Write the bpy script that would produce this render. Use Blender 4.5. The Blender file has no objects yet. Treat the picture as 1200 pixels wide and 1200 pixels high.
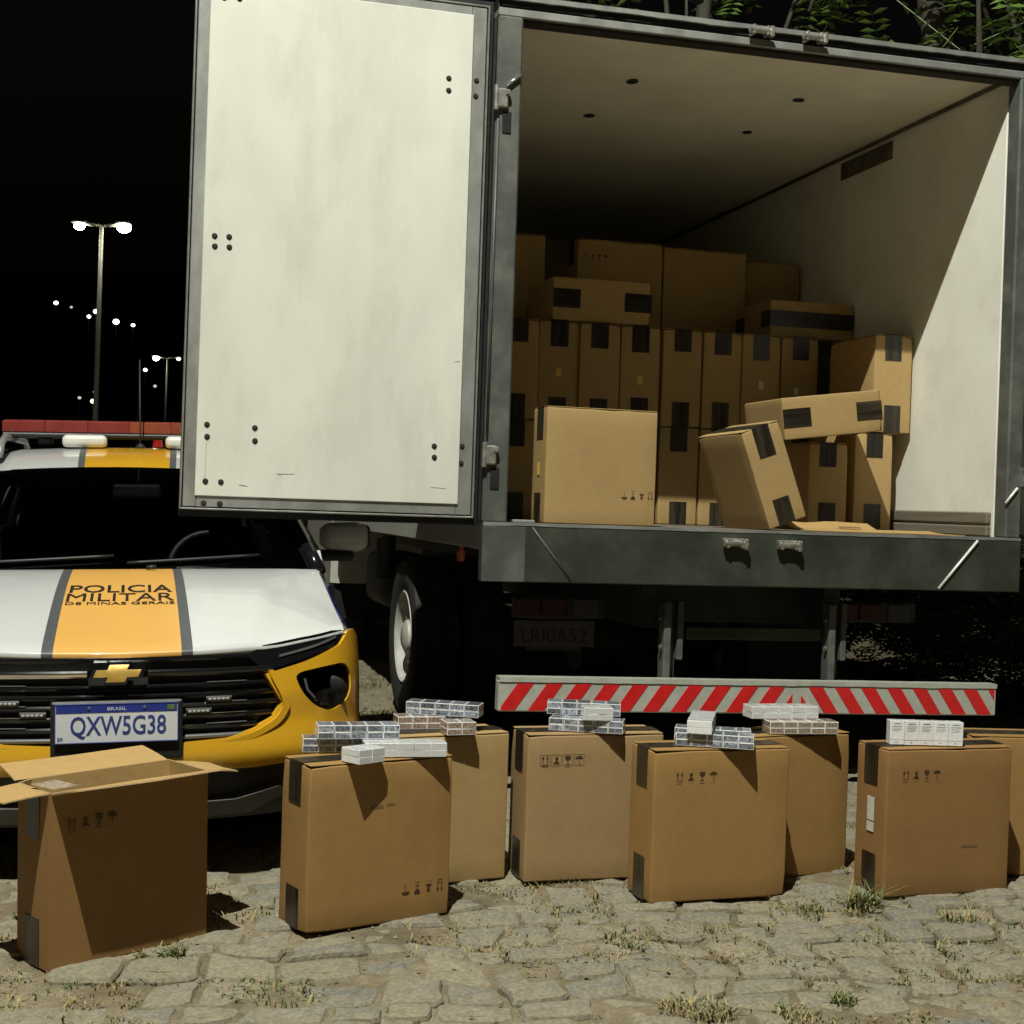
import bpy, bmesh, math, random
import numpy as np
from mathutils import Vector, Matrix, Euler, noise
from mathutils.geometry import delaunay_2d_cdt
R = math.radians
random.seed(7)
scene = bpy.context.scene
col = scene.collection

# ------------------------------------------------------------------ camera
cam_d = bpy.data.cameras.new('camera'); cam = bpy.data.objects.new('camera', cam_d); col.objects.link(cam)
cam_d.sensor_width = 36; cam_d.lens = 51.0; cam_d.clip_start = .05; cam_d.clip_end = 2000
PITCH, ROLL = -.0046, .034
_u = Vector((0, -math.sin(PITCH), math.cos(PITCH))); _r = Vector((1, 0, 0)); _f = Vector((0, math.cos(PITCH), math.sin(PITCH)))
_r2 = _r*math.cos(ROLL) + _u*math.sin(ROLL); _u2 = -_r*math.sin(ROLL) + _u*math.cos(ROLL)
cam.matrix_world = Matrix(((_r2.x, _u2.x, -_f.x, 0), (_r2.y, _u2.y, -_f.y, 0), (_r2.z, _u2.z, -_f.z, 1.44), (0, 0, 0, 1)))
scene.camera = cam

# ------------------------------------------------------------------ night sky, faint added fill
world = bpy.data.worlds.new('World'); scene.world = world; world.use_nodes = True
wn = world.node_tree.nodes; wl = world.node_tree.links; wn.clear()
sky = wn.new('ShaderNodeTexSky'); sky.sky_type = 'NISHITA'; sky.sun_disc = False
sky.sun_elevation = R(-4); sky.sun_rotation = R(195)
bg = wn.new('ShaderNodeBackground'); bg.inputs['Strength'].default_value = .15
wo = wn.new('ShaderNodeOutputWorld'); wl.new(sky.outputs[0], bg.inputs[0]); wl.new(bg.outputs[0], wo.inputs[0])
fill_sun_d = bpy.data.lights.new('fill_sun', 'SUN'); fill_sun_d.energy = .012; fill_sun_d.angle = R(2); fill_sun_d.color = (1, .97, .88)  # weak fill lamp, added; stands for no visible source
fill_sun = bpy.data.objects.new('fill_sun', fill_sun_d); col.objects.link(fill_sun); fill_sun.rotation_euler = (R(42), 0, R(-13))

KEY_POS = Vector((-1.32, -.04, 12.0)); KEY_POWER = 9100; KEY_COLOR = (1, 1, .885)

vs = scene.view_settings
vs.view_transform = 'Standard'; vs.look = 'None'; vs.exposure = 0.0; vs.gamma = 1; vs.use_curve_mapping = False
scene.render.engine = 'CYCLES'
scene.cycles.max_bounces = 8; scene.cycles.transparent_max_bounces = 12

# ------------------------------------------------------------------ materials
MATS = {}
def nodes_of(name):
    m = bpy.data.materials.new(name); m.use_nodes = True
    nt = m.node_tree; b = nt.nodes['Principled BSDF']; MATS[name] = m
    return m, nt, b
def mat(name, rgb, rough=.6, metal=0, spec=.5, var=.12, vscale=18, bump=0, bscale=120, coat=0, dirt=None, dscale=4, damount=.4, rnd=0, stretch=(1, 1, 1), rvar=.12):
    m, nt, b = nodes_of(name); N, L = nt.nodes, nt.links
    b.inputs['Metallic'].default_value = metal; b.inputs['Specular IOR Level'].default_value = spec
    b.inputs['Coat Weight'].default_value = coat; b.inputs['Coat Roughness'].default_value = .06
    tc = N.new('ShaderNodeTexCoord'); mp = N.new('ShaderNodeMapping'); mp.inputs['Scale'].default_value = stretch
    L.new(tc.outputs['Object'], mp.inputs[0])
    oi = N.new('ShaderNodeObjectInfo')
    sh = N.new('ShaderNodeVectorMath'); sh.operation = 'MULTIPLY_ADD'; sh.inputs[1].default_value = (1, 1, 1)
    cmb = N.new('ShaderNodeCombineXYZ')
    k = N.new('ShaderNodeMath'); k.operation = 'MULTIPLY'; k.inputs[1].default_value = 37.0; L.new(oi.outputs['Random'], k.inputs[0])
    for i in range(3): L.new(k.outputs[0], cmb.inputs[i])
    L.new(mp.outputs[0], sh.inputs[0]); L.new(cmb.outputs[0], sh.inputs[2])
    n1 = N.new('ShaderNodeTexNoise'); n1.inputs['Scale'].default_value = vscale; n1.inputs['Detail'].default_value = 6; n1.inputs['Roughness'].default_value = .6
    L.new(sh.outputs[0], n1.inputs['Vector'])
    mr = N.new('ShaderNodeMapRange'); mr.inputs['From Min'].default_value = .3; mr.inputs['From Max'].default_value = .7
    mr.inputs['To Min'].default_value = 1 - var; mr.inputs['To Max'].default_value = 1 + var; L.new(n1.outputs[0], mr.inputs[0])
    if rnd:
        rr = N.new('ShaderNodeMapRange'); rr.inputs['To Min'].default_value = 1 - rnd; rr.inputs['To Max'].default_value = 1 + rnd
        L.new(oi.outputs['Random'], rr.inputs[0]); mm = N.new('ShaderNodeMath'); mm.operation = 'MULTIPLY'
        L.new(mr.outputs[0], mm.inputs[0]); L.new(rr.outputs[0], mm.inputs[1]); fac = mm.outputs[0]
    else: fac = mr.outputs[0]
    sc = N.new('ShaderNodeVectorMath'); sc.operation = 'SCALE'; sc.inputs[0].default_value = rgb; L.new(fac, sc.inputs['Scale'])
    out = sc.outputs[0]
    if dirt:
        n2 = N.new('ShaderNodeTexNoise'); n2.inputs['Scale'].default_value = dscale; n2.inputs['Detail'].default_value = 8; n2.inputs['Roughness'].default_value = .65
        L.new(sh.outputs[0], n2.inputs['Vector'])
        m2 = N.new('ShaderNodeMapRange'); m2.inputs['From Min'].default_value = .5; m2.inputs['From Max'].default_value = .72; m2.inputs['To Max'].default_value = damount
        L.new(n2.outputs[0], m2.inputs[0]); mx = N.new('ShaderNodeMix'); mx.data_type = 'RGBA'
        L.new(m2.outputs[0], mx.inputs['Factor']); L.new(out, mx.inputs['A']); mx.inputs['B'].default_value = (*dirt, 1); out = mx.outputs['Result']
    L.new(out, b.inputs['Base Color'])
    r2 = N.new('ShaderNodeMapRange'); r2.inputs['To Min'].default_value = max(.02, rough - rvar); r2.inputs['To Max'].default_value = min(1, rough + rvar)
    L.new(n1.outputs[0], r2.inputs[0]); L.new(r2.outputs[0], b.inputs['Roughness'])
    if bump:
        n3 = N.new('ShaderNodeTexNoise'); n3.inputs['Scale'].default_value = bscale; n3.inputs['Detail'].default_value = 5; L.new(sh.outputs[0], n3.inputs['Vector'])
        bp = N.new('ShaderNodeBump'); bp.inputs['Strength'].default_value = bump; bp.inputs['Distance'].default_value = .01
        L.new(n3.outputs[0], bp.inputs['Height']); L.new(bp.outputs[0], b.inputs['Normal'])
    return m
def emit(name, rgb, s):
    m, nt, b = nodes_of(name); b.inputs['Base Color'].default_value = (*rgb, 1)
    b.inputs['Emission Color'].default_value = (*rgb, 1); b.inputs['Emission Strength'].default_value = s; return m

for _n, _c in (('kraft', (.315, .184, .062)), ('kraft_pale', (.39, .264, .112)), ('kraft_rose', (.365, .24, .113)), ('kraft_red', (.285, .157, .056))):
    mat(_n, _c, .72, var=.05, vscale=26, bump=.05, bscale=70, dirt=tuple(x*.78 for x in _c), dscale=2.6, damount=.45, rnd=.07, spec=.3)
mat('kraft_inside', (.43, .28, .11), .75, var=.06, vscale=26, bump=.1, bscale=60, spec=.3)
mat('kraft_edge', (.5, .36, .19), .8, var=.2, vscale=200, spec=.3)
mat('tape', (.026, .021, .014), .34, var=.95, vscale=34, stretch=(1, 1, .07), bump=.15, bscale=30, rnd=.3)
mat('ink', (.05, .028, .012), .6, var=.4, vscale=120)
mat('faded_ink', (.17, .1, .04), .7, var=.4, vscale=120)
mat('clear_tape', (.45, .36, .25), .25, var=.3, vscale=60, coat=.5)
mat('sticker', (.62, .6, .52), .5, var=.1)
mat('yellow_sticker', (.72, .5, .1), .5, var=.1)
mat('pack_white', (.78, .79, .79), .22, var=.1, vscale=90, coat=.6, rnd=.06)
mat('pack_print', (.19, .21, .25), .2, var=1.0, vscale=95, stretch=(1, 3, 1), coat=.6, rnd=.5)
mat('pack_print_light', (.6, .61, .62), .25, var=.2, vscale=210, stretch=(.6, 1, 3), coat=.5)
mat('pack_print_brown', (.3, .22, .17), .22, var=.7, vscale=150, coat=.6)
mat('fibreglass', (.66, .67, .60), .5, var=.07, vscale=3.5, dirt=(.50, .50, .43), dscale=5.0, damount=.5, stretch=(1, 1, .4), bump=.05, bscale=40, spec=.35)
mat('wall_white', (.79, .785, .71), .55, var=.06, vscale=2.5, dirt=(.56, .53, .44), dscale=3.0, damount=.4, bump=.05, bscale=30, spec=.3)
mat('ceiling_white', (.8, .78, .67), .6, var=.08, vscale=2.5, dirt=(.68, .63, .5), dscale=1.6, damount=.5, spec=.3)
mat('galvanised', (.34, .35, .33), .48, metal=.55, var=.16, vscale=9, dirt=(.16, .155, .13), dscale=6, damount=.5, bump=.06, bscale=50, stretch=(1, 1, .5))
mat('aluminium', (.62, .63, .6), .33, metal=.8, var=.12, vscale=14, dirt=(.25, .24, .21), dscale=8, damount=.4)
mat('sill_paint', (.038, .044, .033), .5, var=.3, vscale=5, dirt=(.065, .067, .052), dscale=5, damount=.55, bump=.08, bscale=25, spec=.45)
mat('frame_paint', (.08, .088, .08), .5, var=.25, vscale=6, dirt=(.18, .17, .14), dscale=6, damount=.5, bump=.06, bscale=30)
mat('rubber', (.014, .015, .015), .62, var=.3, vscale=12, spec=.3)
mat('tyre', (.04, .042, .04), .75, var=.25, vscale=14, dirt=(.07, .065, .05), dscale=6, damount=.3, bump=.1, bscale=60, spec=.25)
mat('rim_paint', (.5, .49, .44), .5, var=.12, vscale=8, dirt=(.2, .17, .12), dscale=9, damount=.5)
mat('chassis', (.03, .031, .03), .6, var=.4, vscale=8, dirt=(.07, .06, .045), dscale=5, damount=.5)
mat('bright_steel', (.75, .75, .72), .2, metal=.9, var=.1)
mat('weld_highlight', (.82, .82, .78), .35, metal=.1, var=.1)  # near-white in place of steel; the seam's lit edge is put into the colour
mat('old_steel', (.42, .41, .37), .4, metal=.7, var=.3, vscale=30, dirt=(.14, .1, .06), dscale=20, damount=.5)
mat('reflector_red', (.62, .018, .02), .35, var=.12, vscale=20, dirt=(.3, .05, .04), dscale=9, damount=.3)
mat('reflector_white', (.43, .44, .38), .4, var=.1, vscale=20, dirt=(.3, .29, .24), dscale=9, damount=.45)
mat('grime', (.085, .07, .05), .85, var=.5, vscale=12, dirt=(.2, .18, .14), dscale=14, damount=.6)
mat('rust', (.13, .075, .04), .8, var=.4, vscale=30)
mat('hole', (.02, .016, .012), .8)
mat('wood_board', (.17, .145, .11), .65, var=.25, vscale=6, stretch=(1, .2, 6), dirt=(.1, .085, .06), dscale=6, damount=.5)
mat('tail_red', (.035, .004, .003), .3)  # lenses darkened, shade under the sill is put into the colour
mat('tail_clear', (.05, .05, .048), .3)
mat('lamp_red', (.25, .012, .01), .2, var=.2, coat=.4)
mat('lamp_orange', (.6, .14, .05), .3, var=.2, coat=.3)
mat('lamp_clear', (.35, .35, .33), .15, coat=.5)
mat('old_plate', (.075, .07, .064), .5, var=.2, dirt=(.05, .044, .036), dscale=12, damount=.5)  # plate darkened too, the sill's shade is painted in besides the dirt
mat('plate_ink', (.02, .017, .015), .6)
mat('cab_white', (.5, .5, .45), .4, var=.1, coat=.2)
mat('cab_yellow', (.65, .5, .03), .45)
# car
mat('paint_white', (.56, .575, .57), .28, var=.02, vscale=3, coat=.8, rvar=.03)
mat('paint_yellow', (.70, .375, .02), .3, var=.03, vscale=4, coat=.7, rvar=.03)
mat('vinyl_yellow', (.66, .36, .085), .42, var=.03, vscale=4, coat=.25, rvar=.03)  # paler than the bumper paint, lamp glare on the hood is painted in
mat('vinyl_grey', (.075, .08, .085), .45, var=.08)
mat('paint_blue', (.012, .03, .22), .3, coat=.7, var=.05)
mat('gloss_black', (.008, .008, .009), .14, coat=.5, var=.1, rvar=.04)
mat('matt_black', (.014, .014, .014), .5, var=.2)
mat('trim_grey', (.1, .1, .1), .5, var=.15)
mat('chrome', (.8, .8, .8), .1, metal=1, var=.03, rvar=.03)
mat('gold', (.72, .47, .12), .3, metal=.45, var=.06, rvar=.05)
mat('plate_white', (.62, .64, .66), .35, var=.04)
mat('plate_blue', (.015, .035, .25), .4)
mat('letter_black', (.02, .014, .012), .5)
mat('letter_blue', (.03, .05, .2), .45)
mat('bar_red', (.21, .035, .03), .3, coat=.5, var=.2, vscale=6)
mat('bar_amber', (.24, .06, .03), .3, coat=.5, var=.2, vscale=6)
mat('pod_white', (.62, .62, .56), .4, var=.05)
mat('rail_grey', (.3, .3, .29), .4, metal=.4)
mat('seat_grey', (.03, .03, .032), .8)
# nature
mat('leaf', (.105, .175, .035), .45, var=.5, vscale=3, rnd=.2, spec=.4)
mat('leaf_dark', (.03, .042, .018), .55, var=.5, vscale=3, rnd=.2)
mat('bark', (.05, .044, .032), .85, var=.4, vscale=20, bump=.6, bscale=25, stretch=(1, 1, .25))
mat('grass_green', (.085, .12, .03), .6, var=.45, vscale=10)
mat('grass_dry', (.34, .27, .12), .7, var=.35, vscale=10)
mat('litter', (.2, .14, .065), .8, var=.5, vscale=6)
mat('hill_dark', (.006, .007, .006), .95)
mat('pole_paint', (.32, .31, .22), .5, var=.1)
emit('lamp_glow', (1, .98, .88), 60); emit('far_glow', (1, .97, .9), 4); emit('dim_glow', (1, .97, .9), .6)

def glass_mat(name, tint, spec=.5):
    m, nt, b = nodes_of(name); N, L = nt.nodes, nt.links
    tr = N.new('ShaderNodeBsdfTransparent'); tr.inputs[0].default_value = (*tint, 1)
    gl = N.new('ShaderNodeBsdfGlossy'); gl.inputs['Roughness'].default_value = .03
    fr = N.new('ShaderNodeFresnel'); fr.inputs[0].default_value = 1.45
    mx = N.new('ShaderNodeMixShader'); L.new(fr.outputs[0], mx.inputs[0]); L.new(tr.outputs[0], mx.inputs[1]); L.new(gl.outputs[0], mx.inputs[2])
    L.new(mx.outputs[0], N['Material Output'].inputs[0]); N.remove(b); return m
glass_mat('glass', (.24, .26, .25)); glass_mat('lens_glass', (.8, .8, .8)); glass_mat('smoke_glass', (.3, .3, .3)); glass_mat('dark_glass', (.06, .065, .065))

def ground_mat():
    m, nt, b = nodes_of('sand'); N, L = nt.nodes, nt.links
    tc = N.new('ShaderNodeTexCoord')
    def nz(s, d=8, r=.6):
        n = N.new('ShaderNodeTexNoise'); n.inputs['Scale'].default_value = s; n.inputs['Detail'].default_value = d; n.inputs['Roughness'].default_value = r
        L.new(tc.outputs['Object'], n.inputs['Vector']); return n
    a, c, f = nz(1.7), nz(14), nz(110, 6, .7)
    cr = N.new('ShaderNodeValToRGB'); e = cr.color_ramp.elements
    e[0].position = .32; e[0].color = (.14, .117, .074, 1); e[1].position = .68; e[1].color = (.285, .242, .16, 1); el = e.new(.5); el.color = (.225, .19, .125, 1)
    L.new(a.outputs[0], cr.inputs[0])
    mr = N.new('ShaderNodeMapRange'); mr.inputs['From Min'].default_value = .25; mr.inputs['From Max'].default_value = .75; mr.inputs['To Min'].default_value = .62; mr.inputs['To Max'].default_value = 1.25
    L.new(c.outputs[0], mr.inputs[0])
    m2 = N.new('ShaderNodeMapRange'); m2.inputs['From Min'].default_value = .3; m2.inputs['From Max'].default_value = .7; m2.inputs['To Min'].default_value = .65; m2.inputs['To Max'].default_value = 1.3
    L.new(f.outputs[0], m2.inputs[0])
    k = N.new('ShaderNodeMath'); k.operation = 'MULTIPLY'; L.new(mr.outputs[0], k.inputs[0]); L.new(m2.outputs[0], k.inputs[1])
    sc = N.new('ShaderNodeVectorMath'); sc.operation = 'SCALE'; L.new(cr.outputs[0], sc.inputs[0]); L.new(k.outputs[0], sc.inputs['Scale'])
    so = nz(3.3, 8, .65); sm = N.new('ShaderNodeMapRange'); sm.inputs['From Min'].default_value = .5; sm.inputs['From Max'].default_value = .66; sm.inputs['To Max'].default_value = .6; L.new(so.outputs[0], sm.inputs[0])
    smx = N.new('ShaderNodeMix'); smx.data_type = 'RGBA'; L.new(sm.outputs[0], smx.inputs['Factor']); L.new(sc.outputs[0], smx.inputs['A']); smx.inputs['B'].default_value = (.12, .082, .042, 1)
    L.new(smx.outputs['Result'], b.inputs['Base Color']); b.inputs['Roughness'].default_value = .95; b.inputs['Specular IOR Level'].default_value = .15
    bp = N.new('ShaderNodeBump'); bp.inputs['Strength'].default_value = .7; bp.inputs['Distance'].default_value = .012
    ad = N.new('ShaderNodeMath'); ad.operation = 'MULTIPLY_ADD'; ad.inputs[1].default_value = .45; L.new(f.outputs[0], ad.inputs[0]); L.new(c.outputs[0], ad.inputs[2])
    L.new(ad.outputs[0], bp.inputs['Height']); L.new(bp.outputs[0], b.inputs['Normal'])
ground_mat()
def stone_mat():
    m, nt, b = nodes_of('stone'); N, L = nt.nodes, nt.links
    tc = N.new('ShaderNodeTexCoord'); oi = N.new('ShaderNodeObjectInfo')
    cr = N.new('ShaderNodeValToRGB'); e = cr.color_ramp.elements
    e[0].position = 0; e[0].color = (.15, .155, .142, 1); e[1].position = 1; e[1].color = (.262, .235, .17, 1)
    for p, c in ((.25, (.225, .21, .158, 1)), (.5, (.235, .218, .168, 1)), (.8, (.19, .185, .155, 1))): el = e.new(p); el.color = c
    L.new(oi.outputs['Random'], cr.inputs[0])
    n = N.new('ShaderNodeTexNoise'); n.inputs['Scale'].default_value = 9; n.inputs['Detail'].default_value = 8; n.inputs['Roughness'].default_value = .65; L.new(tc.outputs['Object'], n.inputs['Vector'])
    n2 = N.new('ShaderNodeTexNoise'); n2.inputs['Scale'].default_value = 70; n2.inputs['Detail'].default_value = 6; L.new(tc.outputs['Object'], n2.inputs['Vector'])
    mr = N.new('ShaderNodeMapRange'); mr.inputs['From Min'].default_value = .36; mr.inputs['From Max'].default_value = .74; L.new(n.outputs[0], mr.inputs[0])
    mx = N.new('ShaderNodeMix'); mx.data_type = 'RGBA'; L.new(mr.outputs[0], mx.inputs['Factor']); L.new(cr.outputs[0], mx.inputs['A']); mx.inputs['B'].default_value = (.255, .215, .14, 1)
    m2 = N.new('ShaderNodeMapRange'); m2.inputs['From Min'].default_value = .3; m2.inputs['From Max'].default_value = .7; m2.inputs['To Min'].default_value = .72; m2.inputs['To Max'].default_value = 1.22; L.new(n2.outputs[0], m2.inputs[0])
    sc = N.new('ShaderNodeVectorMath'); sc.operation = 'SCALE'; L.new(mx.outputs['Result'], sc.inputs[0]); L.new(m2.outputs[0], sc.inputs['Scale'])
    L.new(sc.outputs[0], b.inputs['Base Color']); b.inputs['Roughness'].default_value = .85; b.inputs['Specular IOR Level'].default_value = .25
    bp = N.new('ShaderNodeBump'); bp.inputs['Strength'].default_value = .7; bp.inputs['Distance'].default_value = .010
    ad = N.new('ShaderNodeMath'); ad.operation = 'MULTIPLY_ADD'; ad.inputs[1].default_value = .4; L.new(n2.outputs[0], ad.inputs[0]); L.new(n.outputs[0], ad.inputs[2])
    L.new(ad.outputs[0], bp.inputs['Height']); L.new(bp.outputs[0], b.inputs['Normal'])
stone_mat()

# ------------------------------------------------------------------ helpers
def tag(o, label=None, cat=None, group=None, kind=None):
    if label: o['label'] = label
    if cat: o['category'] = cat
    if group: o['group'] = group
    if kind: o['kind'] = kind
    return o
def link(name, me, parent=None, loc=(0, 0, 0), rot=(0, 0, 0)):
    o = bpy.data.objects.new(name, me); col.objects.link(o); o.parent = parent; o.location = loc; o.rotation_euler = rot; return o
def thing(name, label, cat, loc=(0, 0, 0), rot=(0, 0, 0), group=None):
    return tag(link(name, None, None, loc, rot), label, cat, group)
def mesh(name, V, Fc, mats, mi=None, smooth=False):
    me = bpy.data.meshes.new(name); me.from_pydata([tuple(v) for v in V], [], Fc)
    for m in ([mats] if isinstance(mats, str) else mats): me.materials.append(MATS[m])
    if mi is not None: me.polygons.foreach_set('material_index', mi)
    if smooth: me.polygons.foreach_set('use_smooth', [True]*len(me.polygons))
    me.update(); return me
def bm_mesh(name, bm, mats, smooth=False, sharp=None):
    bmesh.ops.recalc_face_normals(bm, faces=bm.faces)
    me = bpy.data.meshes.new(name); bm.to_mesh(me); bm.free()
    for m in ([mats] if isinstance(mats, str) else mats): me.materials.append(MATS[m])
    if smooth:
        me.polygons.foreach_set('use_smooth', [True]*len(me.polygons))
        if sharp: me.set_sharp_from_angle(angle=R(sharp))
    me.update(); return me
def add_box(bm, c, s, bev=0, rot=None, seg=1):
    r = bmesh.ops.create_cube(bm, size=1); vs_ = r['verts']
    bmesh.ops.scale(bm, vec=s, verts=vs_)
    if bev:
        es = list({e for v in vs_ for e in v.link_edges})
        rb = bmesh.ops.bevel(bm, geom=es, offset=bev, segments=seg, affect='EDGES', profile=.5); vs_ = list({v for f in rb['faces'] for v in f.verts} | {v for v in vs_ if v.is_valid})
    if rot is not None: bmesh.ops.rotate(bm, cent=(0, 0, 0), matrix=Euler(rot).to_matrix(), verts=vs_)
    bmesh.ops.translate(bm, vec=c, verts=vs_); return vs_
def box(name, parent, c, s, m, bev=.003, rot=None, seg=1):
    """box mesh with its centre given in the parent's space"""
    bm = bmesh.new(); add_box(bm, (0, 0, 0), s, min(bev, min(s)*.45), None, seg)
    return link(name, bm_mesh(name, bm, m), parent, c, rot or (0, 0, 0))
def add_cyl(bm, p0, p1, r0, r1=None, n=16, cap=True):
    p0, p1 = Vector(p0), Vector(p1); d = p1 - p0; r1 = r0 if r1 is None else r1
    q = d.to_track_quat('Z', 'Y').to_matrix().to_4x4(); q.translation = (p0 + p1)/2
    bmesh.ops.create_cone(bm, cap_ends=cap, segments=n, radius1=r0, radius2=r1, depth=d.length, matrix=q)
def tube(name, parent, pts, r, m, n=10, r1=None):
    pts = [Vector(p) for p in pts]; V, Fc = [], []; k = len(pts)
    up = Vector((0, 0, 1)); 
    for i, p in enumerate(pts):
        t = (pts[min(i+1, k-1)] - pts[max(i-1, 0)]).normalized(); a = t.cross(up)
        if a.length < 1e-3: a = t.cross(Vector((0, 1, 0)))
        a.normalize(); b = t.cross(a); rr = r + ((r1 - r)*i/(k-1) if r1 is not None else 0)
        for j in range(n): an = 2*math.pi*j/n; V.append(p + a*math.cos(an)*rr + b*math.sin(an)*rr)
    for i in range(k-1):
        for j in range(n): Fc.append((i*n+j, i*n+(j+1) % n, (i+1)*n+(j+1) % n, (i+1)*n+j))
    Fc.append(tuple(range(n))[::-1]); Fc.append(tuple((k-1)*n+j for j in range(n)))
    return link(name, mesh(name, V, Fc, m, smooth=True), parent)
def lathe(name, prof, m, n=40, axis='X', mi=None):
    """profile of (radius, along axis)"""
    V, Fc, I = [], [], []
    for (r, h) in prof:
        for j in range(n):
            a = 2*math.pi*j/n; c, s = math.cos(a)*r, math.sin(a)*r
            V.append((h, c, s) if axis == 'X' else ((c, h, s) if axis == 'Y' else (c, s, h)))
    for i in range(len(prof)-1):
        for j in range(n):
            Fc.append((i*n+j, i*n+(j+1) % n, (i+1)*n+(j+1) % n, (i+1)*n+j)); I.append(mi[i] if mi else 0)
    me = mesh(name, V, Fc, m, I, smooth=True); me.set_sharp_from_angle(angle=R(35)); return me
def text_obj(name, s, w, h, m, parent, M, depth=.0012, fn=None, bold=0):
    cu = bpy.data.curves.new(name, 'FONT'); cu.body = s; cu.align_x = 'CENTER'; cu.extrude = .004; cu.offset = bold; cu.resolution_u = 3
    to = bpy.data.objects.new(name, cu); col.objects.link(to)
    dg = bpy.context.evaluated_depsgraph_get(); me = bpy.data.meshes.new_from_object(to.evaluated_get(dg))
    bpy.data.objects.remove(to); bpy.data.curves.remove(cu)
    P = np.array([v.co[:] for v in me.vertices]); lo, hi = P.min(0), P.max(0)
    for v in me.vertices:
        x = ((v.co.x - lo[0])/(hi[0]-lo[0]) - .5)*w; y = ((v.co.y - lo[1])/(hi[1]-lo[1]) - .5)*h; z = (v.co.z - lo[2])/(hi[2]-lo[2])*depth
        v.co = fn(x, y, z) if fn else (x, y, z)
    me.materials.clear(); me.materials.append(MATS[m]); me.update()
    o = link(name, me, parent)
    if M is not None: o.matrix_local = M
    return o
def pip(p, poly):
    x, y = p; c = False; n = len(poly); j = n-1
    for i in range(n):
        xi, yi = poly[i]; xj, yj = poly[j]
        if (yi > y) != (yj > y) and x < (xj-xi)*(y-yi)/(yj-yi)+xi: c = not c
        j = i
    return c
def resample(poly, step):
    out = []
    for i in range(len(poly)):
        a, b = poly[i], poly[(i+1) % len(poly)]; d = math.hypot(b[0]-a[0], b[1]-a[1]); n = max(1, int(math.ceil(d/step)))
        for k in range(n): t = k/n; out.append((a[0]+(b[0]-a[0])*t, a[1]+(b[1]-a[1])*t))
    return out
def smooth_poly(poly, it=2):
    for _ in range(it):
        q = []
        for i in range(len(poly)):
            a, b = poly[i], poly[(i+1) % len(poly)]
            q += [(a[0]*.8+b[0]*.2, a[1]*.8+b[1]*.2), (a[0]*.2+b[0]*.8, a[1]*.2+b[1]*.8)]
        poly = q
    return poly
def panel(name, parent, outer, holes, fn, mats, step=.04, thick=.02, lift=0, bev=.004):
    """a cut-out panel: (u, v) outline with holes, mapped by fn(u, v, depth) to the surface, with returned edges"""
    outer = resample(outer, step); holes = [resample(h, step*.7) for h in holes]
    pts, edges = [], []
    for lp in [outer]+holes:
        s = len(pts); pts += lp; edges += [(s+i, s+(i+1) % len(lp)) for i in range(len(lp))]
    xs = [p[0] for p in outer]; ys = [p[1] for p in outer]
    nx = max(1, int((max(xs)-min(xs))/step)); ny = max(1, int((max(ys)-min(ys))/step)); bd = list(pts)
    for i in range(nx+1):
        for j in range(ny+1):
            p = (min(xs)+(i+.37)*step, min(ys)+(j+.31+(i % 2)*.5)*step)
            if pip(p, outer) and not any(pip(p, h) for h in holes) and min((p[0]-q[0])**2+(p[1]-q[1])**2 for q in bd) > (step*.45)**2: pts.append(p)
    r = delaunay_2d_cdt([Vector(p) for p in pts], edges, [], 0, 1e-6)
    v2, f2 = r[0], r[2]; Fc = []
    for f in f2:
        c = (sum(v2[i].x for i in f)/len(f), sum(v2[i].y for i in f)/len(f))
        if pip(c, outer) and not any(pip(c, h) for h in holes): Fc.append(tuple(f))
    V = [Vector(fn(p.x, p.y, -lift)) for p in v2]; cnt = {}
    for f in Fc:
        for i in range(len(f)): e = (f[i], f[(i+1) % len(f)]); cnt[e] = cnt.get(e, 0)+1
    bmap = {}
    nv = len(V)
    def bv(i, lv):
        k = (i, lv)
        if k not in bmap: bmap[k] = len(V); V.append(Vector(fn(v2[i].x, v2[i].y, thick)))
        return bmap[k]
    rim = []
    for (a, b) in list(cnt):
        if (b, a) not in cnt: rim.append((b, a, bv(a, 1), bv(b, 1)))
    me = mesh(name, V, Fc+rim, mats, smooth=True); 
    bm = bmesh.new(); bm.from_mesh(me); bmesh.ops.recalc_face_normals(bm, faces=bm.faces); bm.to_mesh(me); bm.free()
    me.set_sharp_from_angle(angle=R(40)); me.update()
    return link(name, me, parent)
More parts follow.
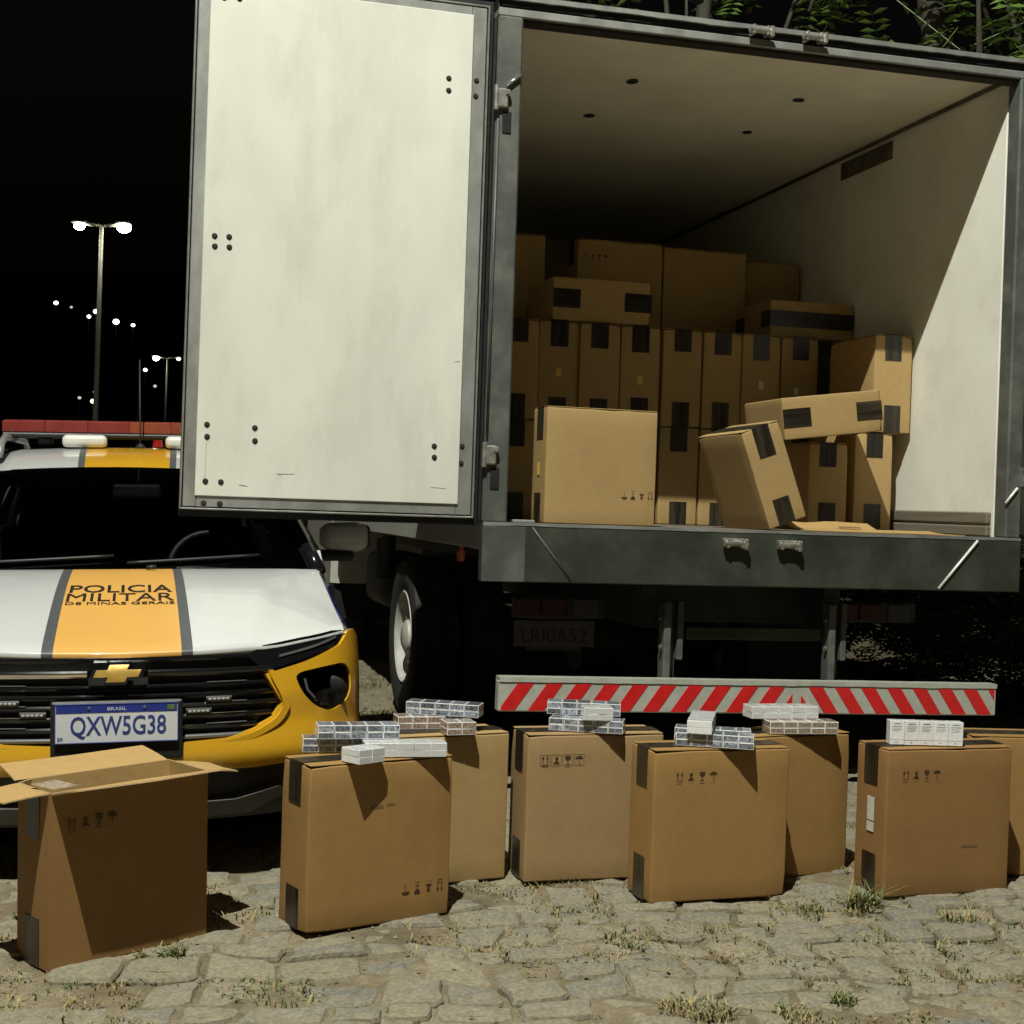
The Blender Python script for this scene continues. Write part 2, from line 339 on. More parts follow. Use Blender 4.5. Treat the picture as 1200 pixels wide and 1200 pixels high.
def rounded_box(w, d, h, r, cuts=5, jitter=0, bulge=0, seed=0, base=True):
    """box with soft edges, slightly bulging faces; origin at the base centre"""
    def ax(L_): return [-L_/2, -L_/2+r*.45, -L_/2+r] + [-L_/2+r+(L_-2*r)*i/cuts for i in range(1, cuts)] + [L_/2-r, L_/2-r*.45, L_/2]
    X, Y, Z = ax(w), ax(d), ax(h); bm = bmesh.new()
    def grid(A, B, f):
        vv = [[bm.verts.new(f(a, b)) for b in B] for a in A]
        for i in range(len(A)-1):
            for j in range(len(B)-1): bm.faces.new((vv[i][j], vv[i+1][j], vv[i+1][j+1], vv[i][j+1]))
    for s in (-1, 1):
        grid(X, Y, lambda a, b: (a, b, s*h/2)); grid(X, Z, lambda a, b: (a, s*d/2, b)); grid(Y, Z, lambda a, b: (s*w/2, a, b))
    bmesh.ops.remove_doubles(bm, verts=bm.verts, dist=1e-5)
    H = Vector((w/2-r, d/2-r, h/2-r)); rs = Vector((seed*3.1, seed*1.7, seed))
    for v in bm.verts:
        p = v.co.copy(); q = Vector([max(-H[i], min(H[i], p[i])) for i in range(3)]); e = p - q
        if e.length > 1e-9: p = q + e.normalized()*r
        fx, fy, fz = (math.cos(math.pi*p.x/w), math.cos(math.pi*p.y/d), math.cos(math.pi*p.z/h))
        if bulge:
            if abs(abs(v.co.y)-d/2) < 1e-6: p.y += math.copysign(bulge*fx*fz, p.y)
            if abs(abs(v.co.x)-w/2) < 1e-6: p.x += math.copysign(bulge*.5*fy*fz, p.x)
        if jitter:
            n = noise.noise_vector(p*7+rs)*jitter; n.z *= .4 if v.co.z < -h/2+.02 else 1; p += n
        v.co = p + Vector((0, 0, h/2))
    return bm

# ------------------------------------------------------------------ ground
def GZ(x, y):
    yy = y if y < 5.5 else 5.5 + (1-math.exp(-(y-5.5)/.8))*.8
    if y < 2: yy = 2 - (1-math.exp(-(2-y)/1.5))*1.5
    return .0385*(yy-3) - .0043*max(-3, min(3, x))
def sand_h(x, y):
    n = noise.noise(Vector((x*1.1, y*1.1, 3)))*.017 + noise.noise(Vector((x*3.7, y*3.7, 9)))*.011 + noise.noise(Vector((x*15, y*15, 1)))*.004 + .0028
    return n
def axis(lo, hi, fine_lo, fine_hi, step):
    a = list(np.arange(fine_lo, fine_hi, step)); g = step
    x = fine_lo; L_ = []
    while x > lo: g *= 1.35; x -= g; L_.append(max(x, lo))
    g = step; x = a[-1]; R_ = []
    while x < hi: g *= 1.35; x += g; R_.append(min(x, hi))
    return L_[::-1]+a+R_
gx = axis(-420, 420, -2.6, 2.9, .035); gy = axis(-60, 700, 3.3, 6.4, .035)
V = [(x, y, GZ(x, y)+(sand_h(x, y) if abs(x) < 4 and 2 < y < 12 else 0) - .004) for y in gy for x in gx]
nx = len(gx); Fc = [(j*nx+i, j*nx+i+1, (j+1)*nx+i+1, (j+1)*nx+i) for j in range(len(gy)-1) for i in range(nx-1)]
ground = tag(link('ground', mesh('ground', V, Fc, 'sand', smooth=True)), 'sandy cobbled yard of irregular stones', None, None, 'structure')

# irregular paving stones bedded in the sand
RS = random.Random(11)
def stone_cells():
    out = []; th = R(7); ca, sa = math.cos(th), math.sin(th); v = -4.0; rowi = 0
    while v < 8.5:
        hgt = RS.uniform(.115, .19); u = -5.2 + RS.random()*.2; 
        while u < 5.2:
            w = RS.uniform(.12, .25)
            c = [(u, v), (u+w, v), (u+w, v+hgt), (u, v+hgt)]
            P = []
            for (a, b) in c:
                j = noise.noise_vector(Vector((a*3.1, b*3.1, 5)))*.1
                P.append((a+j.x, b+j.y))
            P = [(a*ca-b*sa, a*sa+b*ca) for a, b in P]
            out.append([(x, y+3.4) for x, y in P]); u += w
        v += hgt; rowi += 1
    return out
def stone_geo(P, z_extra, tilt):
    cx = sum(p[0] for p in P)/4; cy = sum(p[1] for p in P)/4
    Q = []
    for i in range(4):
        a, b = P[i], P[(i+1) % 4]
        Q += [a, ((a[0]+b[0])/2+RS.uniform(-.012, .012), (a[1]+b[1])/2+RS.uniform(-.012, .012))]
    # knock the corners off
    Q2 = []
    for i, q in enumerate(Q):
        if i % 2 == 0:
            p, n = Q[i-1], Q[(i+1) % 8]; k = RS.uniform(.12, .34)
            Q2 += [(q[0]+(p[0]-q[0])*k, q[1]+(p[1]-q[1])*k), (q[0]+(n[0]-q[0])*k, q[1]+(n[1]-q[1])*k)]
        else: Q2.append(q)
    Q = Q2; n = len(Q); V, Fc = [], []; z0 = GZ(cx, cy) + z_extra
    sl = .0385 if cy < 5.5 else .01
    for s, dz in ((.945, -.05), (.935, -.010), (.865, .001), (.5, .0045)):
        for k, (x, y) in enumerate(Q):
            dx, dy = (x-cx)*s, (y-cy)*s
            zz = dz + dy*sl + dx*tilt[0] + dy*tilt[1] + (noise.noise(Vector((x*11, y*11, 2)))*.010 if dz > -.04 else 0)
            V.append((dx, dy, zz))
    for r_ in range(3):
        for k in range(n): Fc.append((r_*n+k, r_*n+(k+1) % n, (r_+1)*n+(k+1) % n, (r_+1)*n+k))
    Fc.append(tuple(3*n+k for k in range(n)))
    return (cx, cy, z0), V, Fc
cells = []
for P in stone_cells():
    cx = sum(p[0] for p in P)/4; cy = sum(p[1] for p in P)/4
    infr = abs(cx) < .353*cy+.35 and 3.6 < cy < 6.2
    cells.append(((0 if infr else 1, abs(cy-4.6)), P, cx, cy))
cells.sort(key=lambda t: t[0])
RV, RF = [], []; cnt = 0
for key, P, cx, cy in cells:
    bury = noise.noise(Vector((cx*.9, cy*.9, 7)))
    ze = .004 + bury*.013 + RS.uniform(-.012, .009)
    loc, V, Fc = stone_geo(P, ze, (RS.uniform(-.05, .05), RS.uniform(-.05, .05)))
    if key[0] == 0 and cnt < 290:
        o = link('paving_stone', mesh('paving_stone', V, Fc, 'stone'), ground, loc); cnt += 1
    else:
        s = len(RV); RV += [(v[0]+loc[0], v[1]+loc[1], v[2]+loc[2]) for v in V]; RF += [tuple(i+s for i in f) for f in Fc]
tag(link('paving_stones', mesh('paving_stones', RV, RF, 'stone'), ground), None, None, None, 'stuff')

# dark hills far off
def hill():
    V, Fc = [], []; n, mm = 70, 8
    for j in range(mm):
        for i in range(n):
            t = i/(n-1); x = -420+840*t; d = j/(mm-1)
            hgt = (26+22*noise.noise(Vector((t*3.1, 0, 4))) + 6*noise.noise(Vector((t*11, 1, 4))))*math.sin(d*math.pi*.55)
            V.append((x, 330+d*150, hgt - .5))
    for j in range(mm-1):
        for i in range(n-1): Fc.append((j*n+i, j*n+i+1, (j+1)*n+i+1, (j+1)*n+i))
    tag(link('hills', mesh('hills', V, Fc, 'hill_dark', smooth=True)), 'dark hills behind the far street lights', None, None, 'structure')
hill()

# ------------------------------------------------------------------ the truck
TW, TL, Z0, ZT = 2.518, 5.2, 1.361, 3.635
TLOC = (-.0315, 6.5077, 0); TROT = .2553
truck = thing('box_truck', 'white box truck seen from behind with its cargo door swung open', 'truck', TLOC, (0, 0, TROT))
TM = Matrix.Translation(TLOC) @ Matrix.Rotation(TROT, 4, 'Z')
def tb(name, x0, x1, y0, y1, z0, z1, m, parent=None, bev=.003):
    return box(name, parent or truck, ((x0+x1)/2, (y0+y1)/2, (z0+z1)/2), (x1-x0, y1-y0, z1-z0), m, bev)
tb('cargo_floor', .002, TW-.002, .003, TL, Z0-.06, Z0, 'wood_board')
tb('wall', -.06, 0, .062, TL, Z0, ZT, 'wall_white')
rw = tb('wall', TW, TW+.06, .062, TL, Z0, ZT, 'wall_white')
tb('wall', -.06, TW+.06, TL+.002, TL+.06, Z0, ZT, 'wall_white')
rf = tb('roof', -.06, TW+.06, .062, TL+.06, ZT+.001, ZT+.05, 'ceiling_white')
tb('side_rail', -.075, -.002, .062, TL, 1.235, Z0-.002, 'cab_white'); tb('side_rail', TW+.002, TW+.075, .062, TL, 1.235, Z0-.002, 'cab_white')
for h in (.8, 1.74):
    for d in (.765, 1.465):
        bm = bmesh.new(); add_cyl(bm, (0, 0, 0), (0, 0, .004), .035, .03, 12)
        o = link('ceiling_hole', bm_mesh('ceiling_hole', bm, 'hole'), rf, (h+random.uniform(-.02, .02)-TW/2, d-(.062+TL+.06)/2, -.03)); o.scale = (random.uniform(.8, 1.1), random.uniform(.9, 1.5), 1)
box('wall_vent', rw, (-.034, 1.5-(.062+TL)/2, 3.545-(Z0+ZT)/2), (.008, .62, .105), 'grime')
tb('ceiling_trim', TW-.02, TW-.001, .065, TL-.01, ZT-.018, ZT-.001, 'grime')
for k, (a, b) in enumerate(((1.366, 1.418), (1.428, 1.486))):
    o = tb('kick_board', TW-.03, TW-.001, .075, TL-.02, a, b, 'wood_board', bev=.006)
for k, (a, b) in enumerate(((1.366, 1.418), (1.428, 1.486))): tb('kick_board', .001, .03, .075, TL-.02, a, b, 'wood_board', bev=.006)
# rear frame
lp = tb('rear_post', -.115, -.001, -.045, .06, Z0+.001, 3.611, 'frame_paint', bev=.008)
rp = tb('rear_post', TW+.001, TW+.085, -.045, .06, Z0+.001, 3.611, 'frame_paint', bev=.008)
def ragged(name, parent, x0, x1, z0, z1, y, th, m, amp, seed, n=90):
    V, Fc = [], []
    for i in range(n+1):
        x = x0+(x1-x0)*i/n; a = noise.noise(Vector((x*5, seed, 0)))*amp + noise.noise(Vector((x*21, seed, 3)))*amp*.5
        b = noise.noise(Vector((x*3, seed, 8)))*amp*.25
        for yy in (y, y+th): V += [(x, yy, z0+a), (x, yy, z1+b)]
    for i in range(n):
        k = i*4; Fc += [(k, k+4, k+5, k+1), (k+2, k+3, k+7, k+6), (k, k+2, k+6, k+4), (k+1, k+5, k+7, k+3)]
    Fc += [(0, 1, 3, 2), (n*4, n*4+2, n*4+3, n*4+1)]
    return link(name, mesh(name, V, Fc, m), parent)
hd = tb('header', -.115, TW+.085, -.04, .061, 3.6115, 3.648, 'galvanised', bev=.004)
tb('header_core', -.115, TW+.085, -.02, .061, 3.6485, 3.70, 'rubber')
ragged('rubber_seal', truck, -.1, TW+.08, 3.662, 3.690, -.034, .012, 'rubber', .012, 3)
ragged('header_trim', truck, -.115, TW+.085, 3.684, 3.706, -.050, .028, 'galvanised', .004, 6)
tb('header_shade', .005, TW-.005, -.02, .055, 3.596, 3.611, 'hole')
sl = tb('sill', -.115, TW+.085, -.055, .002, 1.098, Z0-.005, 'sill_paint', bev=.005)
ragged('sill_edge', truck, -.11, TW+.08, Z0-.012, Z0+.002, -.0575, .065, 'galvanised', .003, 12)
tb('sill_patch', -.113, .085, -.059, -.0552, 1.10, Z0-.016, 'frame_paint', bev=.0015)
tube('weld_seam', truck, [(.115, -.056, 1.344), (.299, -.056, 1.112)], .005, 'frame_paint', 8)
tube('weld_seam', truck, [(2.358, -.061, 1.345), (2.153, -.061, 1.108)], .0065, 'weld_highlight', 8)
tube('weld_seam', truck, [(2.572, -.052, 1.608), (2.510, -.052, 1.533)], .0065, 'weld_highlight', 8)
tb('sill_step', .03, .13, -.04, .0, Z0+.0025, Z0+.016, 'galvanised')
def keeper(x, y, z, parent, s=1):
    bm = bmesh.new()
    add_cyl(bm, (-.055*s, 0, 0), (.055*s, 0, 0), .016, n=14)
    add_box(bm, (-.035*s, .012, 0), (.018, .05, .045), .004); add_box(bm, (.035*s, .012, 0), (.018, .05, .045), .004)
    add_box(bm, (0, .022, .012), (.1, .02, .02), .003); add_box(bm, (.052*s, -.004, -.004), (.02, .034, .05), .004)
    return link('door_keeper', bm_mesh('door_keeper', bm, 'old_steel', True, 35), parent, (x, y, z))
for x, z in ((1.08, 1.3), (1.35, 1.298), (1.12, 3.672), (1.39, 3.672)): keeper(x, -.085, z, truck)
# open left door, swung round level with the back of the body
def door(parent_name, M, label):
    bm = bmesh.new(); add_box(bm, (-.6475, .018, 1.1585), (1.293, .036, 2.317), .006)
    d = link('door', bm_mesh('door', bm, 'rubber'), truck); d.matrix_local = M
    if label: d['label'] = label
    def b(name, x0, x1, y0, y1, z0, z1, m, bev=.002): return box(name, d, ((x0+x1)/2, (y0+y1)/2, (z0+z1)/2), (x1-x0, y1-y0, z1-z0), m, bev)
    # bright rim, four lengths
    b('rim', -1.294, -1.286, -.02, .001, .030, 2.29, 'aluminium'); b('rim', -.033, -.025, -.02, .001, .030, 2.29, 'aluminium')
    b('rim', -1.285, -.034, -.02, .001, .030, .038, 'aluminium'); b('rim', -1.285, -.034, -.02, .001, 2.282, 2.29, 'aluminium')
    b('frame_rail', -1.280, -1.226, -.018, .0, .044, 2.276, 'galvanised'); b('frame_rail', -.105, -.039, -.018, .0, .044, 2.276, 'galvanised')
    b('frame_rail', -1.225, -.106, -.018, .0, .044, .094, 'galvanised'); b('frame_rail', -1.225, -.106, -.018, .0, 2.234, 2.276, 'galvanised')
    b('inner_panel', -1.232, -.099, -.026, -.0185, .089, 2.239, 'fibreglass', .0025)
    return d, b
dM = Matrix.Translation((-.135, -.045, 1.347)) @ Matrix.Rotation(R(1.0), 4, 'Z')
ldoor, lb = door('door', dM, 'open cargo door with grubby white inner panel in a grey metal frame')
bolts = [(-.339, 3.296), (-.338, 3.243), (-.213, 3.302), (-.214, 3.234), (-1.32, 2.526), (-1.26, 2.527), (-1.318, 2.483), (-1.258, 2.484), (-1.326, 1.735), (-1.324, 1.684), (-1.127, 1.73), (-1.125, 1.675), (-.349, 1.687), (-.347, 1.638), (-.222, 1.692), (-.224, 1.617), (-1.325, 1.497), (-1.261, 1.496), (-1.329, 1.405), (-1.262, 1.404), (-1.313, 3.525), (-1.25, 3.529)]
bm = bmesh.new(); add_cyl(bm, (0, 0, 0), (0, -.006, 0), .0095, .006, 12); add_cyl(bm, (0, .0005, 0), (0, -.0015, 0), .0125, .012, 12)
bolt_me = bm_mesh('bolt', bm, 'hole')
for (x, z) in bolts:
    on_panel = -1.36 < x < -.24 and z > 1.44
    link('bolt', bolt_me, ldoor, (x+.135, -.0265 if on_panel else -.0185, z-1.347))
for (x0, z0, x1, z1, w) in ((-1.03, 1.538, -.955, 1.541, .004), (-1.02, 1.541, -1.012, 1.528, .003), (-1.185, 1.487, -1.15, 1.482, .005), (-.36, 1.507, -.29, 1.503, .003), (-1.325, 1.66, -1.328, 1.51, .002), (-.27, 2.06, -.245, 2.064, .004)):
    dx, dz = x1-x0, z1-z0; L_ = math.hypot(dx, dz)
    box('scuff', ldoor, ((x0+x1)/2+.135, -.0263, (z0+z1)/2-1.347), (L_, .0006, w*.6), 'trim_grey', .0001, (0, -math.atan2(dz, dx), 0))
# hinges and holding rod on the post
for z in (1.66, 3.24):
    bm = bmesh.new(); add_box(bm, (-.09, -.058, z), (.05, .022, .085), .006); add_cyl(bm, (-.118, -.06, z-.055), (-.118, -.06, z+.055), .012, n=12); add_box(bm, (-.068, -.066, z+.025), (.022, .022, .025), .004)
    link('hinge', bm_mesh('hinge', bm, 'old_steel', True, 35), truck)
    tb('rubber_pad', -.085, -.045, -.0505, -.0452, z-.15, z-.055, 'rubber', bev=.002)
tube('hinge_rod', truck, [(-.108, -.052, 1.74), (-.106, -.052, 3.15)], .006, 'frame_paint', 8)
tube('stay_bar', truck, [(-.075, -.06, 3.30), (-.006, -.055, 3.35)], .007, 'bright_steel', 8)
tb('post_rubber', -.135, -.117, -.03, -.005, 1.37, 3.6, 'rubber')
# right door folded back against the side
rM = Matrix.Translation((TW+.105, .06, 1.347)) @ Matrix.Rotation(R(-90), 4, 'Z')
rdoor, rb = door('door', rM, None)
bm = bmesh.new(); add_box(bm, (TW+.1, -.06, 1.66), (.05, .05, .1), .008); add_cyl(bm, (TW+.075, -.07, 1.69), (TW+.13, -.07, 1.69), .014, n=12); add_cyl(bm, (TW+.1, -.09, 1.62), (TW+.1, -.04, 1.62), .016, n=12)
link('door_catch', bm_mesh('door_catch', bm, 'bright_steel', True, 35), truck)
# bumper
bp_ = tb('bumper', -.005, TW+.005, -.012, .05, .500, .640, 'reflector_white', bev=.006); bp_.rotation_euler = (0, R(.65), 0)
def stripe_piece(x0, w, lean, side):
    z0, z1 = -.064, .058; V = []
    xa, xb = (-1.25, .17) if side < 0 else (.215, 1.25)
    P = [(x0, z0), (x0+w, z0), (x0+w+lean, z1), (x0+lean, z1)]
    # clip to its own half of the beam
    def clip(P, xc, keep):
        out = []
        for i in range(len(P)):
            a, b = P[i], P[(i+1) % len(P)]; ia, ib = keep*(a[0]-xc) >= 0, keep*(b[0]-xc) >= 0
            if ia: out.append(a)
            if ia != ib: t = (xc-a[0])/(b[0]-a[0]); out.append((xc, a[1]+(b[1]-a[1])*t))
        return out
    P = clip(clip(P, xa, 1), xb, -1)
    if len(P) < 3: return
    n = len(P); V = [(p[0], -.0335, p[1]) for p in P]+[(p[0], -.0305, p[1]) for p in P]
    Fc = [tuple(range(n))]+[(i, i+n, (i+1) % n+n, (i+1) % n) for i in range(n)]
    link('red_stripe', mesh('red_stripe', V, Fc, 'reflector_red'), bp_)
for k in range(12): stripe_piece(-1.262+.137*k, .074, .085, -1)
for k in range(10): stripe_piece(.20+.1375*k, .074, -.085, 1)
ragged('bumper_lip', bp_, -1.262, 1.262, .064, .086, -.036, .07, 'reflector_white', .004, 20)
for x in (.80, 1.645):
    bm = bmesh.new(); add_box(bm, (x+.02, .1, .83), (.035, .08, .37), .004); add_box(bm, (x+.095, .12, .88), (.03, .06, .28), .004); add_box(bm, (x+.05, .14, .83), (.07, .012, .36), .002)
    add_cyl(bm, (x-.005, .08, .94), (x-.02, .08, .94), .012, n=10); add_cyl(bm, (x-.005, .08, .80), (x-.015, .08, .80), .012, n=10)
    link('bumper_bracket', bm_mesh('bumper_bracket', bm, 'frame_paint'), truck)
tb('cross_bar', .93, 1.625, .1, .16, .835, .895, 'sill_paint')
# chassis
for x in (.74, 1.68): tb('chassis_rail', x, x+.09, .2, 7.2, .88, 1.12, 'chassis')
for y in (.35, 1.5, 3.3, 5.0): tb('cross_member', .832, 1.678, y, y+.08, .9, 1.08, 'chassis')
for x in (.3, .9, 1.5, 2.1): tb('floor_bearer', x, x+.07, .1, TL-.05, 1.13, 1.295, 'chassis')
def lamp_cluster(x):
    o = tb('tail_lamp', x, x+.46, .46, .52, .898, 1.005, 'chassis', bev=.006)
    for k, (dx, m) in enumerate(((-.17, 'tail_red'), (-.03, 'tail_red'), (.13, 'tail_clear'))): box('lens', o, (dx, -.034, 0), (.13, .014, .085), m, .004)
lamp_cluster(.18); lamp_cluster(1.88)
pl = tb('number_plate', .185, .595, .474, .48, .758, .886, 'old_plate', bev=.002)
text_obj('plate_text', 'LRI0A52', .33, .07, 'plate_ink', pl, Matrix.Translation((0, -.0035, -.008)) @ Matrix.Rotation(R(90), 4, 'X'), .001)
tb('plate_bracket', .25, .53, .482, .5, .74, .97, 'chassis')
bm = bmesh.new(); add_cyl(bm, (0, 0, 0), (0, 0, .05), .018, .022, 14); add_cyl(bm, (0, 0, .05), (0, 0, .08), .012, n=10)
link('marker_lamp', bm_mesh('marker_lamp', bm, 'lamp_orange', True, 35), truck, (-.06, .6, 1.16))
# wheels
def wheel(x, y, z, rad, wid, side, name='wheel', dish=.09):
    s = side; r = rad
    me = lathe('tyre', [(r*.56, .015), (r*.62, .0), (r*.8, -.012), (r*.93, .0), (r*.985, .03), (r, .05), (r, wid*.3), (r*.985, wid*.31), (r*.985, wid*.35), (r, wid*.36), (r, wid*.64), (r*.985, wid*.65), (r*.985, wid*.69), (r, wid*.7), (r, wid-.05), (r*.985, wid-.03), (r*.93, wid), (r*.8, wid+.012), (r*.62, wid), (r*.56, wid-.015)], 'tyre', 56)
    o = link(name, me, truck, (x, y, z)); 
    if s < 0: o.scale = (-1, 1, 1)
    rm = lathe('rim', [(r*.575, .012), (r*.555, .0), (r*.535, .012), (r*.53, dish), (r*.40, dish+.012), (r*.36, dish-.02), (r*.22, dish-.03), (r*.2, dish-.07), (r*.12, dish-.09), (.001, dish-.09)], 'rim_paint', 48)
    rmo = link('rim', rm, o)
    bm = bmesh.new()
    for k in range(8):
        a = k*math.pi/4; add_cyl(bm, (dish-.02, math.cos(a)*r*.31, math.sin(a)*r*.31), (dish-.05, math.cos(a)*r*.31, math.sin(a)*r*.31), .013, n=6)
    link('wheel_nuts', bm_mesh('wheel_nuts', bm, 'old_steel'), o)
    return o
RW = .495
wheel(0.0, 2.43, .618, RW, .25, 1); wheel(.29, 2.43, .618, RW, .25, 1); wheel(TW, 2.43, .618, RW, .25, -1); wheel(TW-.29, 2.43, .618, RW, .25, -1)
wheel(.12, 6.35, .60, .47, .25, 1, dish=.03); wheel(TW-.12, 6.35, .60, .47, .25, -1, dish=.03)
bm = bmesh.new(); add_cyl(bm, (.3, 2.43, .618), (TW-.3, 2.43, .618), .075, n=14); add_cyl(bm, (1.1, 2.43, .618), (1.42, 2.43, .618), .2, n=18)
link('axle', bm_mesh('axle', bm, 'chassis', True, 40), truck)
bm = bmesh.new(); add_cyl(bm, (.3, 6.35, .6), (TW-.3, 6.35, .6), .05, n=12); link('axle', bm_mesh('axle', bm, 'chassis', True, 40), truck)
tb('leaf_spring', .66, .73, 1.8, 3.1, .72, .80, 'chassis'); tb('leaf_spring', TW-.73, TW-.66, 1.8, 3.1, .72, .80, 'chassis')
bm = bmesh.new(); add_box(bm, (.34, 4.6, .86), (.36, .8, .4), .09, seg=4); link('fuel_tank', bm_mesh('fuel_tank', bm, 'chassis', True, 40), truck)
bm = bmesh.new(); add_cyl(bm, (.1, 3.6, .93), (.1, 3.6, 1.2), .05, n=16); add_cyl(bm, (.1, 3.75, .9), (.1, 3.75, 1.18), .06, n=16); link('air_filter', bm_mesh('air_filter', bm, 'chassis', True, 40), truck)
tb('mudguard', .02, .5, 5.7, 5.76, .45, 1.05, 'rubber')
for x0 in (1.95,): tb('added_mud_flap', x0, TW, 1.68, 1.69, .28, 1.1, 'rubber')  # added flap, blocks the view of lamplit ground behind the wheels
wheel(1.45, 3.6, .74, .4, .22, 1, 'added_spare_wheel')  # added wheel, covers a lit strip of ground so it reads black
tb('added_tool_box', TW-.55, TW-.03, 3.15, 5.2, .42, 1.12, 'chassis', bev=.02)  # added dark box, screens lit ground beyond the right side
# cab
def cab_shell():
    Pz = [(5.62, .75), (5.62, 2.75), (5.75, 2.88), (6.6, 2.9), (7.1, 2.6), (7.38, 1.75), (7.45, 1.1), (7.42, .7)]
    V, Fc = [], []; n = len(Pz)
    for x in (-.02, .06, TW-.06, TW+.02):
        k = .05 if x in (-.02, TW+.02) else 0
        for (y, z) in Pz: V.append((x, y+(k if y < 6 else -k), z-(k if z > 2 else 0)))
    for i in range(3):
        for j in range(n): Fc.append((i*n+j, i*n+(j+1) % n, (i+1)*n+(j+1) % n, (i+1)*n+j))
    Fc += [tuple(range(n)), tuple(range(3*n, 4*n))[::-1]]
    me = mesh('cab', V, Fc, 'cab_white'); bm = bmesh.new(); bm.from_mesh(me); bmesh.ops.recalc_face_normals(bm, faces=bm.faces); bm.to_mesh(me); bm.free(); return me
cab = link('cab', cab_shell(), truck)
for s, x in ((-1, -.024), (1, TW+.024)):
    panel('side_window', cab, [(6.0, 1.8), (6.0, 2.55), (6.6, 2.55), (6.98, 1.8)], [], lambda u, v, w, x=x, s=s: (x-s*w, u, v), 'gloss_black', .2, .006)
    box('stripe', cab, (x, 6.5, 1.38), (.006, 1.55, .05), 'cab_yellow', .001)
    box('door_handle', cab, (x+s*.012, 6.1, 1.55), (.02, .14, .03), 'matt_black', .005)
    bm = bmesh.new(); add_box(bm, (x+s*.2, 7.05, 1.95), (.16, .07, .42), .03, seg=3); add_cyl(bm, (x, 7.0, 2.1), (x+s*.2, 7.05, 2.1), .012, n=8); add_cyl(bm, (x, 7.0, 1.8), (x+s*.2, 7.05, 1.8), .012, n=8)
    link('side_mirror', bm_mesh('side_mirror', bm, 'matt_black', True, 40), cab)
panel('windscreen', cab, [(.15, .05), (.15, .9), (TW-.15, .9), (TW-.15, .05)], [], lambda u, v, w: (u, 7.4-.31*v+.012-w, 1.76+.85*v), 'gloss_black', .4, .01)

# ------------------------------------------------------------------ cartons
CACHE = {}
def icon_mesh(flip, boxed=False, m='ink'):
    key = ('icons', flip, boxed, m)
    if key in CACHE: return CACHE[key]
    polys = []
    def add(P, ox): polys.append([(x+ox, z) for x, z in P])
    rect = lambda x0, x1, z0, z1: [(x0, z0), (x1, z0), (x1, z1), (x0, z1)]
    # two arrows standing on a bar
    for dx in (-.008, .008): add(rect(dx-.0014, dx+.0014, -.011, .007), 0); add([(dx-.005, .005), (dx+.005, .005), (dx, .016)], 0)
    add(rect(-.013, .013, -.0165, -.015), 0)
    # pair of hands round a parcel
    add(rect(-.005, .006, 0, .012), .043); add([(-.012, -.014), (.012, -.014), (.006, -.004), (-.006, -.004)], .043); add(rect(-.002, .002, -.006, 0), .043)
    # fragile glass
    add([(-.011, .015), (-.010, .004), (-.003, -.002), (.003, -.002), (.010, .004), (.011, .015)], .086); add(rect(-.0015, .0015, -.013, -.002), .086); add(rect(-.007, .007, -.0155, -.013), .086)
    # umbrella
    add([(-.015, .003)]+[(-.015*math.cos(a*math.pi/8), .003+.012*math.sin(a*math.pi/8)) for a in range(1, 8)]+[(.015, .003)], .129); add(rect(-.001, .001, -.014, .003), .129); add(rect(-.001, .006, -.0155, -.0135), .129)
    for k in range(4): [add(rect(-.010+.0035*q+.0015*(k % 2), -.0078+.0035*q, -.0252, -.0228), .043*k) for q in range(6-(k % 2))]
    if boxed:
        for k in range(4):
            o = .043*k
            for P in (rect(-.019, .019, .019, .0202), rect(-.019, .019, -.0202, -.019), rect(-.019, -.0178, -.019, .019), rect(.0178, .019, -.019, .019)): add(P, o)
    V, Fc = [], []
    for P in polys:
        s = len(V); V += [((x-.065)*flip, 0, z*flip) for x, z in P]; n = len(P); Fc.append(tuple(range(s, s+n)))
        V += [((x-.065)*flip, .0012, z*flip) for x, z in P]; Fc += [(s+i, s+n+i, s+n+(i+1) % n, s+(i+1) % n) for i in range(n)]
    CACHE[key] = mesh('handling_symbols', V, Fc, m); return CACHE[key]
def tape_end(h, w):
    key = ('tape', h, w)
    if key not in CACHE:
        bm = bmesh.new(); add_box(bm, (0, 0, 0), (.0016, w, h), .0005); CACHE[key] = bm_mesh('tape', bm, 'tape')
    return CACHE[key]
def carton_meshes(W, T, H, var, km='kraft'):
    key = ('carton', W, T, H, var, km)
    if key not in CACHE:
        body = bm_mesh('carton', dented(rounded_box(W, T, H, .006, 7, .0010, .0018, var+1), W, T, H, var), km, True, 50)
        bm = bmesh.new(); add_box(bm, (0, 0, 0), (W-.006, T/2-.004, .0035), .001); fl = bm_mesh('flap', bm, km)
        bm = bmesh.new(); add_box(bm, (0, 0, 0), (W+.006, T*.44, .0014), .0004); tp = bm_mesh('tape', bm, 'tape')
        CACHE[key] = (body, fl, tp)
    return CACHE[key]
NCART = [0]
def dented(bm, W, T, H, var):
    rs = random.Random(var*17+3)
    spots = [(Vector((sx*W/2, sy*T/2, z)), rs.uniform(.03, .07), rs.uniform(.003, .011)) for sx, sy, z in ((-1, -1, 0), (1, -1, 0), (1, -1, H), (-1, -1, H), (1, 1, H), (-1, 1, H)) if rs.random() < .65]
    spots += [(Vector((rs.uniform(-.4, .4)*W, -T/2, H)), rs.uniform(.04, .09), rs.uniform(.002, .005)) for _ in range(2)]
    c = Vector((0, 0, H/2))
    for v in bm.verts:
        for p, r, d in spots:
            k = (v.co-p).length/r
            if k < 1: v.co += (c-v.co).normalized()*d*(1-k*k)**2
    return bm
from mathutils.bvhtree import BVHTree
